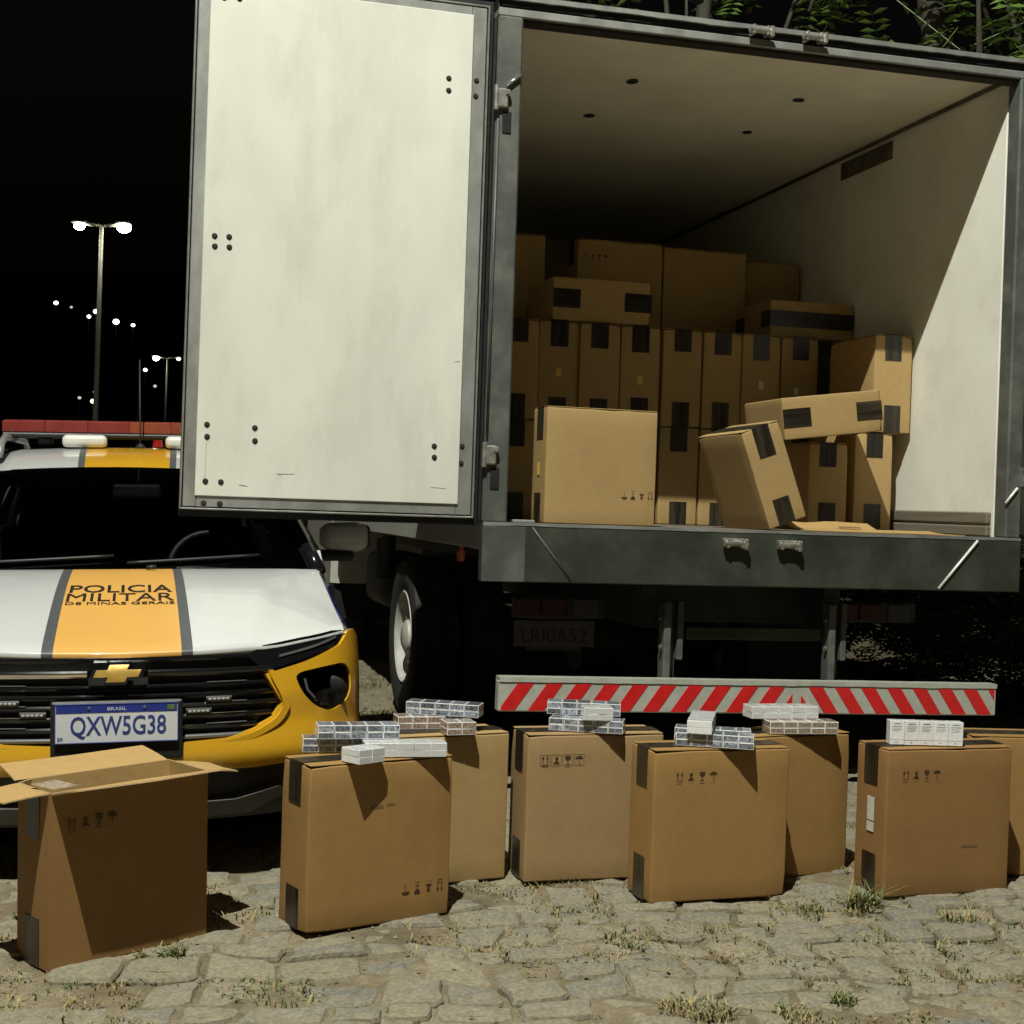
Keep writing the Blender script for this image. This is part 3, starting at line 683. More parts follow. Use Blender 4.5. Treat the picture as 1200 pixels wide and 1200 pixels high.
def stick(o, body, lift=.0006):
    """press a flat print onto the front face of a carton"""
    tree = BVHTree.FromPolygons([v.co for v in body.vertices], [tuple(p.vertices) for p in body.polygons])
    me = o.data.copy(); o.data = me
    for v in me.vertices:
        q = v.co + Vector(o.location); h = tree.ray_cast(Vector((q.x, -1, q.z)), Vector((0, 1, 0)))
        if h[0] is not None: v.co.y = h[0].y - lift + (.002 if v.co.y > .0003 else 0) - o.location.y

def carton(label, M, dims=(.523, .2, .523), group='kraft cartons stacked inside the truck', symbols=None, sticker=None, th=.14, note=None, detail=True, km='kraft_pale'):
    W, T, H = dims; body, fl, tp = carton_meshes(W, T, H, NCART[0] % 4, km); NCART[0] += 1
    e = thing('carton', label, 'carton', group=group); e.matrix_world = M
    link('body', body, e)
    if not detail: return e
    for s in (-1, 1): link('flap', fl, e, (0, s*(T/4), H+.0035), (s*R(.5), 0, 0))
    link('tape', tp, e, (0, 0, H+.0072))
    for s in (-1, 1):
        for top in (0, 1):
            tt = th*random.uniform(.9, 1.1)
            link('tape', tape_end(round(tt, 2), round(T*.44, 3)), e, (s*(W/2+.0028), random.uniform(-.006, .006), H+.006-tt/2 if top else tt/2))
    if symbols:
        x, z, flip, boxed, m = symbols; stick(link('handling_symbols', icon_mesh(flip, boxed, m), e, (x, -T/2-.0036, z)), body)
    if sticker:
        for (y, z, w, h, m) in sticker: box('sticker', e, (-W/2-.0035, y, z), (.0015, w, h), m, .0004)
    if note:
        for (x, z, w, h) in note: stick(box('faint_stamp', e, (x, -T/2, z), (w, .0016, h), 'faded_ink', 0), body)
    return e
def tplace(x, y, z, A=None): return TM @ Matrix.Translation((x, y, z)) @ (A.to_4x4() if A else Matrix.Identity(4))
END_ON = Matrix.Rotation(R(90), 3, 'Z')
FLAT = Matrix(((0, 0, 1), (1, 0, 0), (0, 1, 0)))      # lying on its broad side, end to the viewer
FLAT_TOP = Matrix(((1, 0, 0), (0, 0, -1), (0, 1, 0)))  # lying on its broad side, taped top to the viewer
cd = (.55, .234, .548)
colx = [.416, .652, .888, 1.131, 1.385, 1.633, 1.869, 2.125]
words = ['nearest the left post', 'second from the left post', 'third from the left post', 'fourth from the left post', 'fifth from the left post', 'sixth from the left post', 'seventh from the left post', 'last in the row before the right-hand stack']
for i, x in enumerate(colx):
    st = {1: [(0, .27, .03, .05, 'yellow_sticker')], 3: [(0, .25, .03, .05, 'yellow_sticker')], 6: [(0, .26, .03, .05, 'sticker')], 7: [(.02, .24, .03, .045, 'sticker')]}.get(i)
    dy = [0, .01, -.008, .004, .006, .012, 0, .03][i]
    carton('carton end in the upper dark row, '+words[i], tplace(x, 1.45+dy+.275, Z0+.004+.556, END_ON), cd, sticker=st)
    carton('carton end in the lower dark row, '+words[i], tplace(x+(.0 if i != 7 else .02), 1.455+dy+.275, Z0+.002, END_ON), cd)
for k, x in enumerate((.5, 1.06, 1.62, 2.18)):
    for j in range(2): carton('plain carton hidden behind the front rows of stacked cartons', tplace(x, 2.19, Z0+.002+j*.556), (.55, .24, .548), group='cartons hidden behind the front rows', detail=False)
bd = (.55, .24, .6)
carton('broad dark carton deep in the truck with faint symbols at its top left', tplace(1.237, 2.3, Z0+1.118), bd, symbols=(-.16, .5, 1, False, 'ink'))
carton('broad plain dark carton deep in the truck, right of the one with symbols', tplace(1.80, 2.31, Z0+1.118), (.55, .24, .59))
carton('barely visible carton deep in the truck beside the door post', tplace(.48, 2.3, Z0+1.118), bd)
carton('barely visible carton deep in the truck against the right wall', tplace(2.31, 2.42, Z0+1.118), (.37, .24, .57))
carton('carton lying flat across the dark upper row, two tape patches showing', tplace(.61, 1.47+.275, Z0+1.118+.124, FLAT), (.55, .24, .575), th=.15)
e = carton('carton lying flat on the upper row with one long dark tape band', tplace(2.24, 1.56+.52, Z0+1.118+.115, FLAT_TOP), (.53, .215, .5))
# right-hand stack and the loose cartons
rd = (.53, .226, .53)
carton('lamplit carton at the bottom of the stack beside the right wall', tplace(2.285, .86+.265, Z0+.002, END_ON), rd)
carton('topmost carton of the stack against the right wall of the truck', tplace(2.385, .86+.265, Z0+.546, END_ON), rd)
carton('upright carton under the tilted flat carton, left of the right-hand stack', tplace(1.985, .80+.265, Z0+.002, END_ON), (.53, .226, .465))
carton('large lit carton standing alone at the left of the truck sill', tplace(.465, .06+.105, Z0+.003) @ Matrix.Rotation(R(2), 4, 'Z'), (.54, .205, .53), symbols=(.18, .135, -1, False, 'ink'), sticker=[(0, .25, .03, .06, 'yellow_sticker')])
LEAN = Matrix.Rotation(R(-20), 3, 'Y')
carton('carton leaning over to the left on the truck floor near the sill', TM @ Matrix.Translation((1.36, .14, Z0+.004)) @ (LEAN @ Matrix.Rotation(R(2), 3, 'Z')).to_4x4() @ Matrix.Translation((.103, .27, 0)) @ END_ON.to_4x4(), (.52, .205, .485))
TILT = Matrix.Rotation(R(-7.5), 3, 'Y') @ Matrix.Rotation(R(-3), 3, 'Z')
carton('tilted carton lying flat across the two small stacks', TM @ Matrix.Translation((1.562, .44, 1.815)) @ TILT.to_4x4() @ Matrix.Translation((0, .27, .107)) @ FLAT.to_4x4(), (.53, .213, .53), th=.135)
# torn flap of cardboard lying by the sill
def torn():
    e = thing('cardboard_sheet', 'torn flat sheet of cardboard lying on the truck floor by the sill', 'cardboard', TM @ Vector((1.9, .3, Z0)), (0, 0, TROT))
    V = []; n = 14
    for s in (0, 1):
        for i in range(n+1):
            for j in range(5):
                x = -.36+.82*i/n; y = -.24+.34*j/4 + noise.noise(Vector((x*6, j, 2)))*.02; z = .004 + max(0, (y+.02))*.35*(1 if x < .15 else .25) + noise.noise(Vector((x*4, y*4, 1)))*.006 + s*.004
                V.append((x + (noise.noise(Vector((j*3, i > n/2, 5)))*.02), y, max(z, .003+s*.004)))
    Fc = []; m = (n+1)*5
    for i in range(n):
        for j in range(4): a = i*5+j; Fc += [(a, a+5, a+6, a+1), (m+a, m+a+1, m+a+6, m+a+5)]
    for i in range(n): Fc += [(i*5, m+i*5, m+(i+1)*5, (i+1)*5), (i*5+4, (i+1)*5+4, m+(i+1)*5+4, m+i*5+4)]
    for j in range(4): Fc += [(j, j+1, m+j+1, m+j), (n*5+j, m+n*5+j, m+n*5+j+1, n*5+j+1)]
    o = link('sheet', mesh('sheet', V, Fc, 'kraft_inside'), e)
    box('faint_stamp', e, (-.05, -.02, .026), (.12, .02, .001), 'faded_ink', .0002, (R(18), 0, 0))
torn()
# cartons on the ground in front
GD = (.523, .2, .523); GG = 'cartons set out on the cobbles'
def gcart(label, x, y, yaw, **k):
    return carton(label, Matrix.Translation((x, y, GZ(x, y)+.006)) @ Matrix.Rotation(R(yaw), 4, 'Z') @ Matrix.Rotation(k.pop('lean', 0), 4, 'Y'), k.pop('dims', GD), GG, **{'km': 'kraft', **k})
C2 = gcart('carton right of the opened one, symbols upside down at its lower right', -.44, 4.757, 33.6, km='kraft', symbols=(.16, .095, -1, False, 'ink'), note=[(-.02, .38, .045, .012), (.03, .385, .03, .009)])
C3 = gcart('plain carton behind the carton with upside-down symbols', -.259, 5.211, 27.6, km='kraft_pale')
C4 = gcart('pale carton in front of the left part of the striped bumper, boxed symbols', .307, 5.346, 16.8, km='kraft_rose', symbols=(-.13, .435, 1, True, 'ink'))
C5 = gcart('carton in the middle of the row overlapping the pale carton, symbols top left', .735, 5.161, 18.9, symbols=(-.1, .435, 1, False, 'ink'))
C6 = gcart('plain carton standing behind and right of the middle carton', 1.03, 5.468, 25.7)
C7 = gcart('carton with a white barcode sticker on its narrow side', 1.584, 5.332, 18, km='kraft_red', symbols=(-.12, .435, 1, False, 'ink'), sticker=[(-.005, .30, .045, .085, 'sticker'), (-.005, .235, .045, .035, 'sticker')], note=[(.09, .17, .07, .009)])
C8 = gcart('carton cut off by the right edge of the picture, behind the stickered one', 2.03, 5.62, 4)
# opened carton
def open_carton():
    W, T, H = .523, .2, .515; x, y = -1.165, 4.405
    e = thing('carton', 'opened empty carton with its flaps spread, in front of the car', 'carton', (x, y, GZ(x, y)+.004), (0, R(-1.5), R(44)), GG)
    t = .0045; bm = bmesh.new()
    def wall(c, s): add_box(bm, c, s, .0018)
    bm2 = bmesh.new(); V = []
    # four walls as one folded sleeve, a little bowed
    n = 10
    def ring(off, z):
        out = []
        for (ax, ay, bx, by, nx_, ny_) in ((-1, -1, 1, -1, 0, -1), (1, -1, 1, 1, 1, 0), (1, 1, -1, 1, 0, 1), (-1, 1, -1, -1, -1, 0)):
            for i in range(n):
                k = i/n; px = (ax+(bx-ax)*k)*(W/2-off); py = (ay+(by-ay)*k)*(T/2-off); b = math.sin(math.pi*k)*math.sin(math.pi*min(1, z/H*.9+.1))*.008*(z/H)
                out.append((px+nx_*b, py+ny_*b+(.03*(z/H)**2 if ay > 0 and by > 0 else 0), z))
        return out
    zs = [0, .1, .2, .3, .4, H]; Vv, Fc = [], []; m = 4*n
    for off in (0, t):
        for z in zs: Vv += ring(off, z)
    L_ = len(zs)
    for s in (0, 1):
        for i in range(L_-1):
            for j in range(m):
                a = s*L_*m+i*m+j; b = s*L_*m+i*m+(j+1) % m; f = (a, b, b+m, a+m); Fc.append(f if s == 0 else f[::-1])
    for j in range(m):
        a, b = (L_-1)*m+j, (L_-1)*m+(j+1) % m; Fc.append((a, b, b+L_*m, a+L_*m))
    mi = [0]*((L_-1)*m)+[1]*((L_-1)*m)+[2]*m
    Fc.append(tuple(range(m))[::-1]); mi.append(0)
    s0 = len(Vv); Vv += [(px, py, .006) for px, py, _ in ring(t, 0)]; Fc.append(tuple(range(s0, s0+m))); mi.append(1)
    link('body', mesh('body', Vv, Fc, ['kraft_red', 'kraft_inside', 'kraft_edge'], mi), e)
    def flap(loc, w, l, ang_axis, ang, rz, taper=.012):
        bm = bmesh.new(); nseg = 5; rows = []
        V, Fc = [], []
        for s in (0, 1):
            for i in range(nseg+1):
                yy = -l*i/nseg; tw = w/2-taper*i/nseg; zz = -.006*(i/nseg)**2 + s*-.004
                V += [(-tw, yy, zz), (0, yy, zz+.003*math.sin(i)), (tw, yy, zz)]
        m_ = (nseg+1)*3
        I = []
        for i in range(nseg):
            for j in range(2): a = i*3+j; Fc += [(a, a+1, a+4, a+3), (m_+a, m_+a+3, m_+a+4, m_+a+1)]; I += [0, 1]
            for j in (0, 2): a = i*3+j; Fc.append((a, a+3, m_+a+3, m_+a)); I.append(2)
        for j in range(2): a = nseg*3+j; Fc.append((a, a+1, m_+a+1, m_+a)); I.append(2)
        o = link('flap', mesh('flap', V, Fc, ['kraft_inside', 'kraft', 'kraft_edge'], I), e, loc); o.rotation_euler = (Matrix.Rotation(R(rz), 3, 'Z') @ Matrix.Rotation(R(ang), 3, 'X')).to_euler(); return o
    flap((0, -T/2-.002, H), W-.01, .13, 'X', -15, 0)        # front, folded out level
    flap((0, T/2+.032, H), W-.01, .14, 'X', -14, 180)      # back, raised a little
    flap((W/2+.002, 0, H), T-.006, .12, 'X', 6, 90)
    flap((-W/2-.002, 0, H), T-.006, .13, 'X', 2, -90)
    for s in (-1, 1):
        for top in (0, 1): link('tape', tape_end(.14, .088), e, (s*(W/2+.0035), 0, H-.075 if top else .07))
    link('handling_symbols', icon_mesh(1, False, 'ink'), e, (-.13, -T/2-.0075, .42))
    b = box('clear_tape', e, (-W/2+.05, -.03, H+.008), (.1, .09, .001), 'clear_tape', .0003, (R(4), R(3), R(20)))
    return e
open_carton()

# ------------------------------------------------------------------ cigarette bundles
PW, PH, PT = .0532, .087, .0226
def pack_mesh(style):
    key = ('pack', style)
    if key in CACHE: return CACHE[key]
    bm = bmesh.new(); add_box(bm, (0, 0, 0), (PW, PH, PT), 0)
    for f in list(bm.faces):
        n = f.normal; 
        th = .0045 if abs(n.z) > .5 or abs(n.y) > .5 else .004
        r = bmesh.ops.inset_individual(bm, faces=[f], thickness=min(th, .0032 if abs(n.z) < .5 else .005))
        f.material_index = 1 if (abs(n.y) > .5 or abs(n.z) > .5) else (1 if style == 'brown' else 0)
    bmesh.ops.bevel(bm, geom=[e for e in bm.edges if len(e.link_faces) == 2 and e.link_faces[0].normal.dot(e.link_faces[1].normal) < .5], offset=.0012, segments=1, affect='EDGES')
    p = {'dark': 'pack_print', 'light': 'pack_print_light', 'brown': 'pack_print_brown', 'white': 'pack_print'}[style]
    if style == 'white':
        for f in bm.faces: f.material_index = 0
        for (x0, x1, y0, y1) in ((-.013, .013, .031, .0345), (-.018, .018, .022, .0245), (-.018, .014, .016, .0175), (-.018, .017, .011, .0125), (-.018, .010, .006, .0075), (-.0266, .0266, -.0262, -.0250), (-.006, .002, -.036, -.033)):
            z = PT/2+.0003; bm.faces.new([bm.verts.new(q) for q in ((x0, y0, z), (x1, y0, z), (x1, y1, z), (x0, y1, z))]).material_index = 1
    bmesh.ops.recalc_face_normals(bm, faces=bm.faces); me = bpy.data.meshes.new('pack'); bm.to_mesh(me); bm.free()
    me.materials.append(MATS['pack_white']); me.materials.append(MATS[p]); CACHE[key] = me; return me
def bundle(label, carton_e, x, y, lvl, yaw, style='dark', stand=False, n=5):
    base = carton_e.matrix_world @ Vector((0, 0, carton_e_h(carton_e)))
    M = carton_e.matrix_world @ Matrix.Translation((x, y, carton_e_h(carton_e)+lvl+.0005)) @ Matrix.Rotation(R(yaw), 4, 'Z')
    if stand: M = M @ Matrix.Translation((0, 0, PH/2)) @ Matrix.Rotation(R(90), 4, 'X') @ Matrix.Translation((0, 0, -PT))
    e = thing('cigarette_bundle', label, 'cigarette packs', group='bundles of cigarette packs on the cartons'); e.matrix_world = M
    for k in range(2):
        for i in range(n):
            link('pack', pack_mesh(style), e, ((i-(n-1)/2)*(PW+.0009)+random.uniform(-.0004, .0004), random.uniform(-.0006, .0006), PT/2+k*(PT+.0003)), (0, 0, R(random.uniform(-1.2, 1.2))))
    return e
def carton_e_h(e): return .523+.0085
bundle('cigarette bundle lowest at the back left of the pile nearest the car', C2, -.045, .105, 0, -22, 'dark')
bundle('upper cigarette bundle of the pile nearest the car, dark pack ends showing', C2, -.012, .07, .047, -19, 'dark')
bundle('pale cigarette bundle at the front right of the pile nearest the car', C2, .10, -.052, 0, -20, 'light')
bundle('short stack of white packs over the carton edge nearest the car', C2, -.08, -.105, 0, 12, 'light', n=2)
bundle('topmost cigarette bundle in front of the truck wheel', C3, .065, .04, .047, -38, 'dark')
bundle('cigarette bundle with a brown side under the topmost one by the wheel', C3, .02, .05, 0, -12, 'brown')
bundle('short brown stack of packs over the carton edge by the wheel', C3, .055, -.098, 0, -8, 'brown', n=2)
bundle('long cigarette bundle atop the pale carton, before the left stripes', C4, .0, .05, .047, -20, 'dark')
bundle('dark cigarette bundle lying lowest on the pale carton', C4, -.02, -.045, 0, -27, 'dark')
bundle('short white stack of packs in front on the pale carton pile', C4, .005, -.075, .047, -12, 'light', n=2)
bundle('cigarette bundle at the back of the middle carton pile', C5, .035, .055, 0, -28, 'dark')
bundle('bluish cigarette bundle overhanging the front edge of the middle carton', C5, -.01, -.055, 0, -30, 'dark')
bundle('white-topped cigarette bundle lying crosswise on the middle carton pile', C5, -.02, .035, .047, 60, 'light')
bundle('upper cigarette bundle on the carton behind the middle one', C6, .01, .0, .047, -12, 'light')
bundle('cigarette bundle with reddish side under the upper one behind the middle', C6, .045, -.075, 0, -14, 'brown')
bundle('row of five white cigarette packs standing on the stickered carton', C7, -.07, -.035, 0, -15, 'white', True)

# ------------------------------------------------------------------ police car
CLOC = Vector((-1.313, 4.9, 0)); CLOC.z = GZ(CLOC.x, CLOC.y)
CR = (Matrix.Rotation(R(14), 3, 'Z') @ Matrix.Rotation(-.028, 3, 'Y') @ Matrix.Rotation(.012, 3, 'X'))
CLOC = CLOC + CR @ Vector((.02, 0, 0))
car = thing('police_car', 'white and yellow police car with a red roof light bar, front view', 'car', CLOC, CR.to_euler())
PC = np.array([(0, 0), (.3, .018), (.5, .06), (.68, .135), (.80, .235), (.865, .36), (.89, .52), (.895, .75), (.895, 1.2)])
def cat(P, n=30):
    out = []; m = len(P)
    for i in range(m-1):
        p0 = P[i-1] if i > 0 else np.array([-P[1][0], P[1][1]]); p1 = P[i]; p2 = P[i+1]; p3 = P[i+2] if i+2 < m else 2*P[i+1]-P[i]
        for k in range(n):
            t = k/n; out.append(.5*((2*p1)+(-p0+p2)*t+(2*p0-5*p1+4*p2-p3)*t*t+(-p0+3*p1-3*p2+p3)*t**3))
    out.append(P[-1]); return np.array(out)
CU = cat(PC); SL = np.concatenate([[0], np.cumsum(np.linalg.norm(np.diff(CU, axis=0), axis=1))])
ZP = [(.15, .10), (.25, .05), (.35, .015), (.45, 0), (.55, 0), (.65, .0), (.75, .015), (.85, .04), (.95, .09), (1.1, .2)]
def prof(z): return float(np.interp(z, [a for a, b in ZP], [b for a, b in ZP]))
def fas0(s, z):
    sg = -1 if s < 0 else 1; a = abs(s); x, y = float(np.interp(a, SL, CU[:, 0])), float(np.interp(a, SL, CU[:, 1]))
    k = float(np.interp(a, [0, .7, 1.0, 1.6], [1, 1, .5, 0])); kx = float(np.interp(a, [0, .7, 1.0, 1.6], [0, 0, .3, .35])); p = prof(z)
    return Vector((sg*(x-kx*p), y+k*p, z))
def fas(s, z, w=0):
    p = fas0(s, z)
    if abs(w) < 1e-9: return p
    n = (fas0(s+.01, z)-fas0(s-.01, z)).cross(fas0(s, z+.01)-fas0(s, z-.01)); n.normalize()   # outward
    if n.y > 0 and abs(s) < .6: n = -n
    return p - n*w
def mir(P): return [(-u, v) for u, v in P][::-1]
# --- hood
ED = [(0, .819), (.26, .823), (.5, .831), (.65, .850), (.80, .864), (.87, .868)]
def hood(u, t, w=0):
    a = abs(u); s = .87*u; zf = float(np.interp(abs(s), [p[0] for p in ED], [p[1] for p in ED])); f = fas0(s, zf)
    xr = .79*u; yr = 1.0 + .10*a**3; zr = 1.038 - .012*a**4
    x = f.x + (xr-f.x)*t; y = f.y + (yr-f.y)*t
    g = 1-(1-t)**1.35
    z = zf + (zr-zf)*g + .018*math.sin(math.pi*t)*(1-a*a)
    e = max(0, min(1, (a-(.50+.2*t))/.16)); e = e*e*(3-2*e); z -= e*.024*math.sin(math.pi*min(1, t*.9+.1))
    r = max(0, min(1, (a-.30)/.1)); r = r*r*(3-2*r); z += (1-r)*-.006*math.sin(math.pi*t)
    lip = max(0, 1-t/.05); z -= lip*lip*.012
    return Vector((x, y, z+w))
ub = [-1, -.95] + list(np.linspace(-.92, -.31, 34)) + [-.288, -.244] + list(np.linspace(-.2, .2, 7)) + [.244, .288] + list(np.linspace(.31, .92, 34)) + [.95, 1]
tbk = [0, .01, .025, .05] + list(np.linspace(.08, 1, 44))
V, Fc, MI = [], [], []; nu = len(ub)
for t in tbk:
    for u in ub: V.append(hood(u, t))
for j in range(len(tbk)-1):
    for i in range(nu-1):
        Fc.append((j*nu+i, j*nu+i+1, (j+1)*nu+i+1, (j+1)*nu+i)); c = abs((ub[i]+ub[i+1])/2); MI.append(1 if c < .244 else (2 if c < .288 else 0))
b0 = len(V)
for u in ub: q = hood(u, 0); V.append(q+Vector((0, .012, -.02)))
for i in range(nu-1): Fc.append((b0+i, b0+i+1, i+1, i)); c = abs((ub[i]+ub[i+1])/2); MI.append(1 if c < .244 else (2 if c < .288 else 0))
hood_o = link('hood', mesh('hood', V, Fc, ['paint_white', 'vinyl_yellow', 'vinyl_grey'], MI, True), car)
def on_hood(t0, t1, xoff=0):
    tm, dt = (t0+t1)/2, (t1-t0)
    def f(x, y, z): return hood(x/.83+xoff, tm + y*dt, .0015+z)
    return f
text_obj('hood_lettering', 'POLICIA', .375, 1, 'letter_black', hood_o, None, .001, on_hood(.555, .655), bold=.008)
text_obj('hood_lettering', 'MILITAR', .385, 1, 'letter_black', hood_o, None, .001, on_hood(.452, .543))
text_obj('hood_lettering', 'DE MINAS GERAIS', .385, 1, 'letter_black', hood_o, None, .001, on_hood(.412, .44))
# --- front face
HE = lambda s: float(np.interp(abs(s), [p[0] for p in ED], [p[1] for p in ED]))
gr_r = [(.505, .726), (.567, .624), (.539, .578), (.462, .538), (.367, .513), (.235, .506)]
bum_top = [(.505, .726), (.669, .762), (.836, .806), (.90, .850), (1.0, .862)]
right_half = gr_r[::-1] + bum_top[1:] + [(1.25, .86), (1.25, .44), (1.12, .42), (.95, .432), (.743, .420), (.461, .405), (.235, .412)]
outer = gr_r[:1] + bum_top[1:] + [(1.25, .86), (1.25, .44), (1.12, .425), (.95, .432), (.743, .420), (.461, .405), (.2, .41), (-.2, .41)] + mir([(.461, .405), (.743, .420), (.95, .432), (1.12, .425), (1.25, .44), (1.25, .86)][::-1])[::-1]
def sym(P): return P + [(-a, b) for a, b in P[::-1]]
outline = sym([(.235, .506)][:0] + [(0.001, .41), (.2, .41), (.461, .405), (.743, .420), (.95, .432), (1.10, .425), (1.17, .44), (1.17, .70), (1.10, .80), (.97, .852), (.90, .850), (.836, .806), (.669, .762), (.505, .726), (.567, .624), (.539, .578), (.462, .538), (.367, .513), (.235, .506), (.001, .506)])
# drop the doubled centre points so the outline is one closed ring round the lower bumper
fogP = smooth_poly([(.614, .722), (.74, .736), (.86, .742), (.905, .70), (.905, .64), (.87, .60), (.775, .572), (.70, .60), (.645, .655)], 2)
def bumper_fn(s, z, w):
    a = abs(s); b = .018*math.exp(-((z-.455)/.05)**2)*max(0, 1-max(0, a-.8)/.3)
    d = 0
    if a < .75: d = .012*math.exp(-((z-.52)/.03)**2)
    return fas(s, z, w-b-d*.5)
bumper_car = panel('front_bumper', car, outline, [fogP, mir(fogP)], bumper_fn, 'paint_yellow', .03, .03)
lipP = [(.512, .735), (.575, .624), (.545, .572), (.466, .531), (.369, .506), (.22, .497), (.22, .478), (.375, .487), (.478, .513), (.563, .556), (.603, .622), (.535, .742)]
for sg in (1, -1): panel('bumper_lip', car, smooth_poly(lipP, 2) if sg > 0 else mir(smooth_poly(lipP, 2)), [], lambda s, z, w: fas(s, z, w-.009-.003*math.exp(-((z-.52)/.06)**2)), 'paint_yellow', .02, .03)
back = sym([(0.001, .40), (.6, .40), (.62, .62), (.55, .75), (.72, .79), (.87, .84), (.93, .868), (.8, .863), (.65, .849), (.5, .83), (.26, .822), (.001, .818)])
panel('grille', car, back, [], lambda s, z, w: fas(s, z, w+.05), 'matt_black', .05, .02)
# thin headlamp strips
for sg in (1, -1):
    P = [(.44, .795), (.505, .735), (.67, .772), (.83, .815), (.893, .855), (.80, .861), (.65, .846), (.5, .826)]
    P = P if sg > 0 else mir(P)
    hl = panel('headlamp', car, P, [], lambda s, z, w: fas(s, z, w+.008), 'gloss_black', .03, .04)
    Q = [(.56, .79), (.70, .815), (.82, .838), (.82, .832), (.70, .806), (.56, .782)]
    panel('lamp_strip', hl, Q if sg > 0 else mir(Q), [], lambda s, z, w: fas(s, z, w+.004), 'trim_grey', .03, .006)
# grille bars following the curve
def bar(name, s0, s1, z, h, dep, m, parent, w0=.0, zs=0):
    n = max(4, int((s1-s0)/.035)); V, Fc = [], []
    for i in range(n+1):
        s = s0+(s1-s0)*i/n; zz = z + zs*abs(s)
        for (w, dz) in ((w0+dep, -h/2), (w0+.004, -h/2), (w0, -h*.2), (w0, h*.2), (w0+.004, h/2), (w0+dep, h/2)): V.append(fas(s, zz+dz, w))
    for i in range(n):
        for j in range(5): Fc.append((i*6+j, i*6+j+1, (i+1)*6+j+1, (i+1)*6+j))
    Fc += [(0, 1, 2, 3, 4, 5), tuple(n*6+k for k in (5, 4, 3, 2, 1, 0))]
    me = mesh(name, V, Fc, m, smooth=True); me.set_sharp_from_angle(angle=R(30)); return link(name, me, parent)
bar('grille_bar', -.50, .50, .795, .02, .035, 'gloss_black', car, .012)
bar('grille_bar', -.535, -.10, .745, .024, .035, 'chrome', car, .004); bar('grille_bar', .10, .535, .745, .024, .035, 'gloss_black', car, .004)  # right bar is chrome as well; its dark reflection is painted black
for z, e in ((.700, .54), (.668, .55), (.630, .555), (.592, .535), (.556, .48)):
    bar('grille_bar', -e, e, z, .016, .035, 'gloss_black', car, .014)
    for sg in (-1, 1): bar('bar_trim', *((sg*.30, sg*.44) if sg > 0 else (-.44, -.30)), z+.009, .004, .006, 'chrome' if z in (.668, .592) else 'trim_grey', car, .012)
bar('grille_lower_trim', -.46, .46, .522, .014, .03, 'trim_grey', car, .006)
for (a, b, z) in ((.296, .384, .650), (.228, .314, .610), (-.318, -.232, .610), (-.404, -.32, .650)):
    sb = bar('strobe_lamp', a, b, z, .022, .03, 'matt_black', car, .004)
    for k in range(5): x0 = a+.006+(b-a-.012)*k/5; bar('diode', x0+.001, x0+(b-a-.012)/5-.003, z, .010, .004, 'lamp_clear', sb, .001)
# emblem
BT = [(-.092, -.015), (-.037, -.015), (-.045, -.037), (.029, -.037), (.037, -.015), (.080, -.015), (.092, .015), (.037, .015), (.045, .037), (-.029, .037), (-.037, .015), (-.080, .015)]
em = panel('emblem', car, [(x*1.0, z*1.0+.745) for x, z in BT], [], lambda s, z, w: fas(s, z, w-.018), 'chrome', .02, .03)
panel('emblem_fill', em, [(x*.84, z*.74+.745) for x, z in BT], [], lambda s, z, w: fas(s, z, w-.0225-.010*max(0, 1-abs(z-.745)/.03)), 'gold', .02, .006)
# number plate
pm = Matrix.Translation((.0, -.034, .588)) @ Matrix.Rotation(R(-1.2), 4, 'X')
bm = bmesh.new(); add_box(bm, (0, 0, 0), (.40, .008, .13), .003, seg=2); npl = link('number_plate', bm_mesh('number_plate', bm, 'plate_white'), car); npl.matrix_local = pm
box('plate_band', npl, (0, -.0045, .0485), (.392, .0016, .0265), 'plate_blue', .0004)
FR = Matrix.Rotation(R(90), 4, 'X')
text_obj('plate_text', 'QXW5G38', .31, .076, 'letter_blue', npl, Matrix.Translation((.005, -.0042, -.014)) @ FR, .001, bold=.012)
text_obj('plate_text', 'BRASIL', .062, .011, 'plate_white', npl, Matrix.Translation((0, -.0055, .048)) @ FR, .0008)
text_obj('plate_text', 'BR', .018, .012, 'letter_blue', npl, Matrix.Translation((-.182, -.0042, -.05)) @ FR, .001)
box('plate_flag', npl, (.176, -.0057, .0485), (.024, .001, .017), 'leaf', .0003)
for x in (-.09, .09): 
    bm = bmesh.new(); add_cyl(bm, (0, 0, 0), (0, -.003, 0), .006, .004, 10); link('plate_screw', bm_mesh('plate_screw', bm, 'trim_grey'), npl, (x, -.0052, .05))
for (x, z, sx, sz) in ((-.1995, 0, .004, .13), (.1995, 0, .004, .13), (0, -.0645, .40, .004), (0, .0645, .40, .004)): box('plate_rim', npl, (x, -.003, z), (sx, .0075, sz), 'letter_blue', .001)
box('plate_holder', car, (.0, -.012, .56), (.43, .03, .2), 'matt_black', .006)
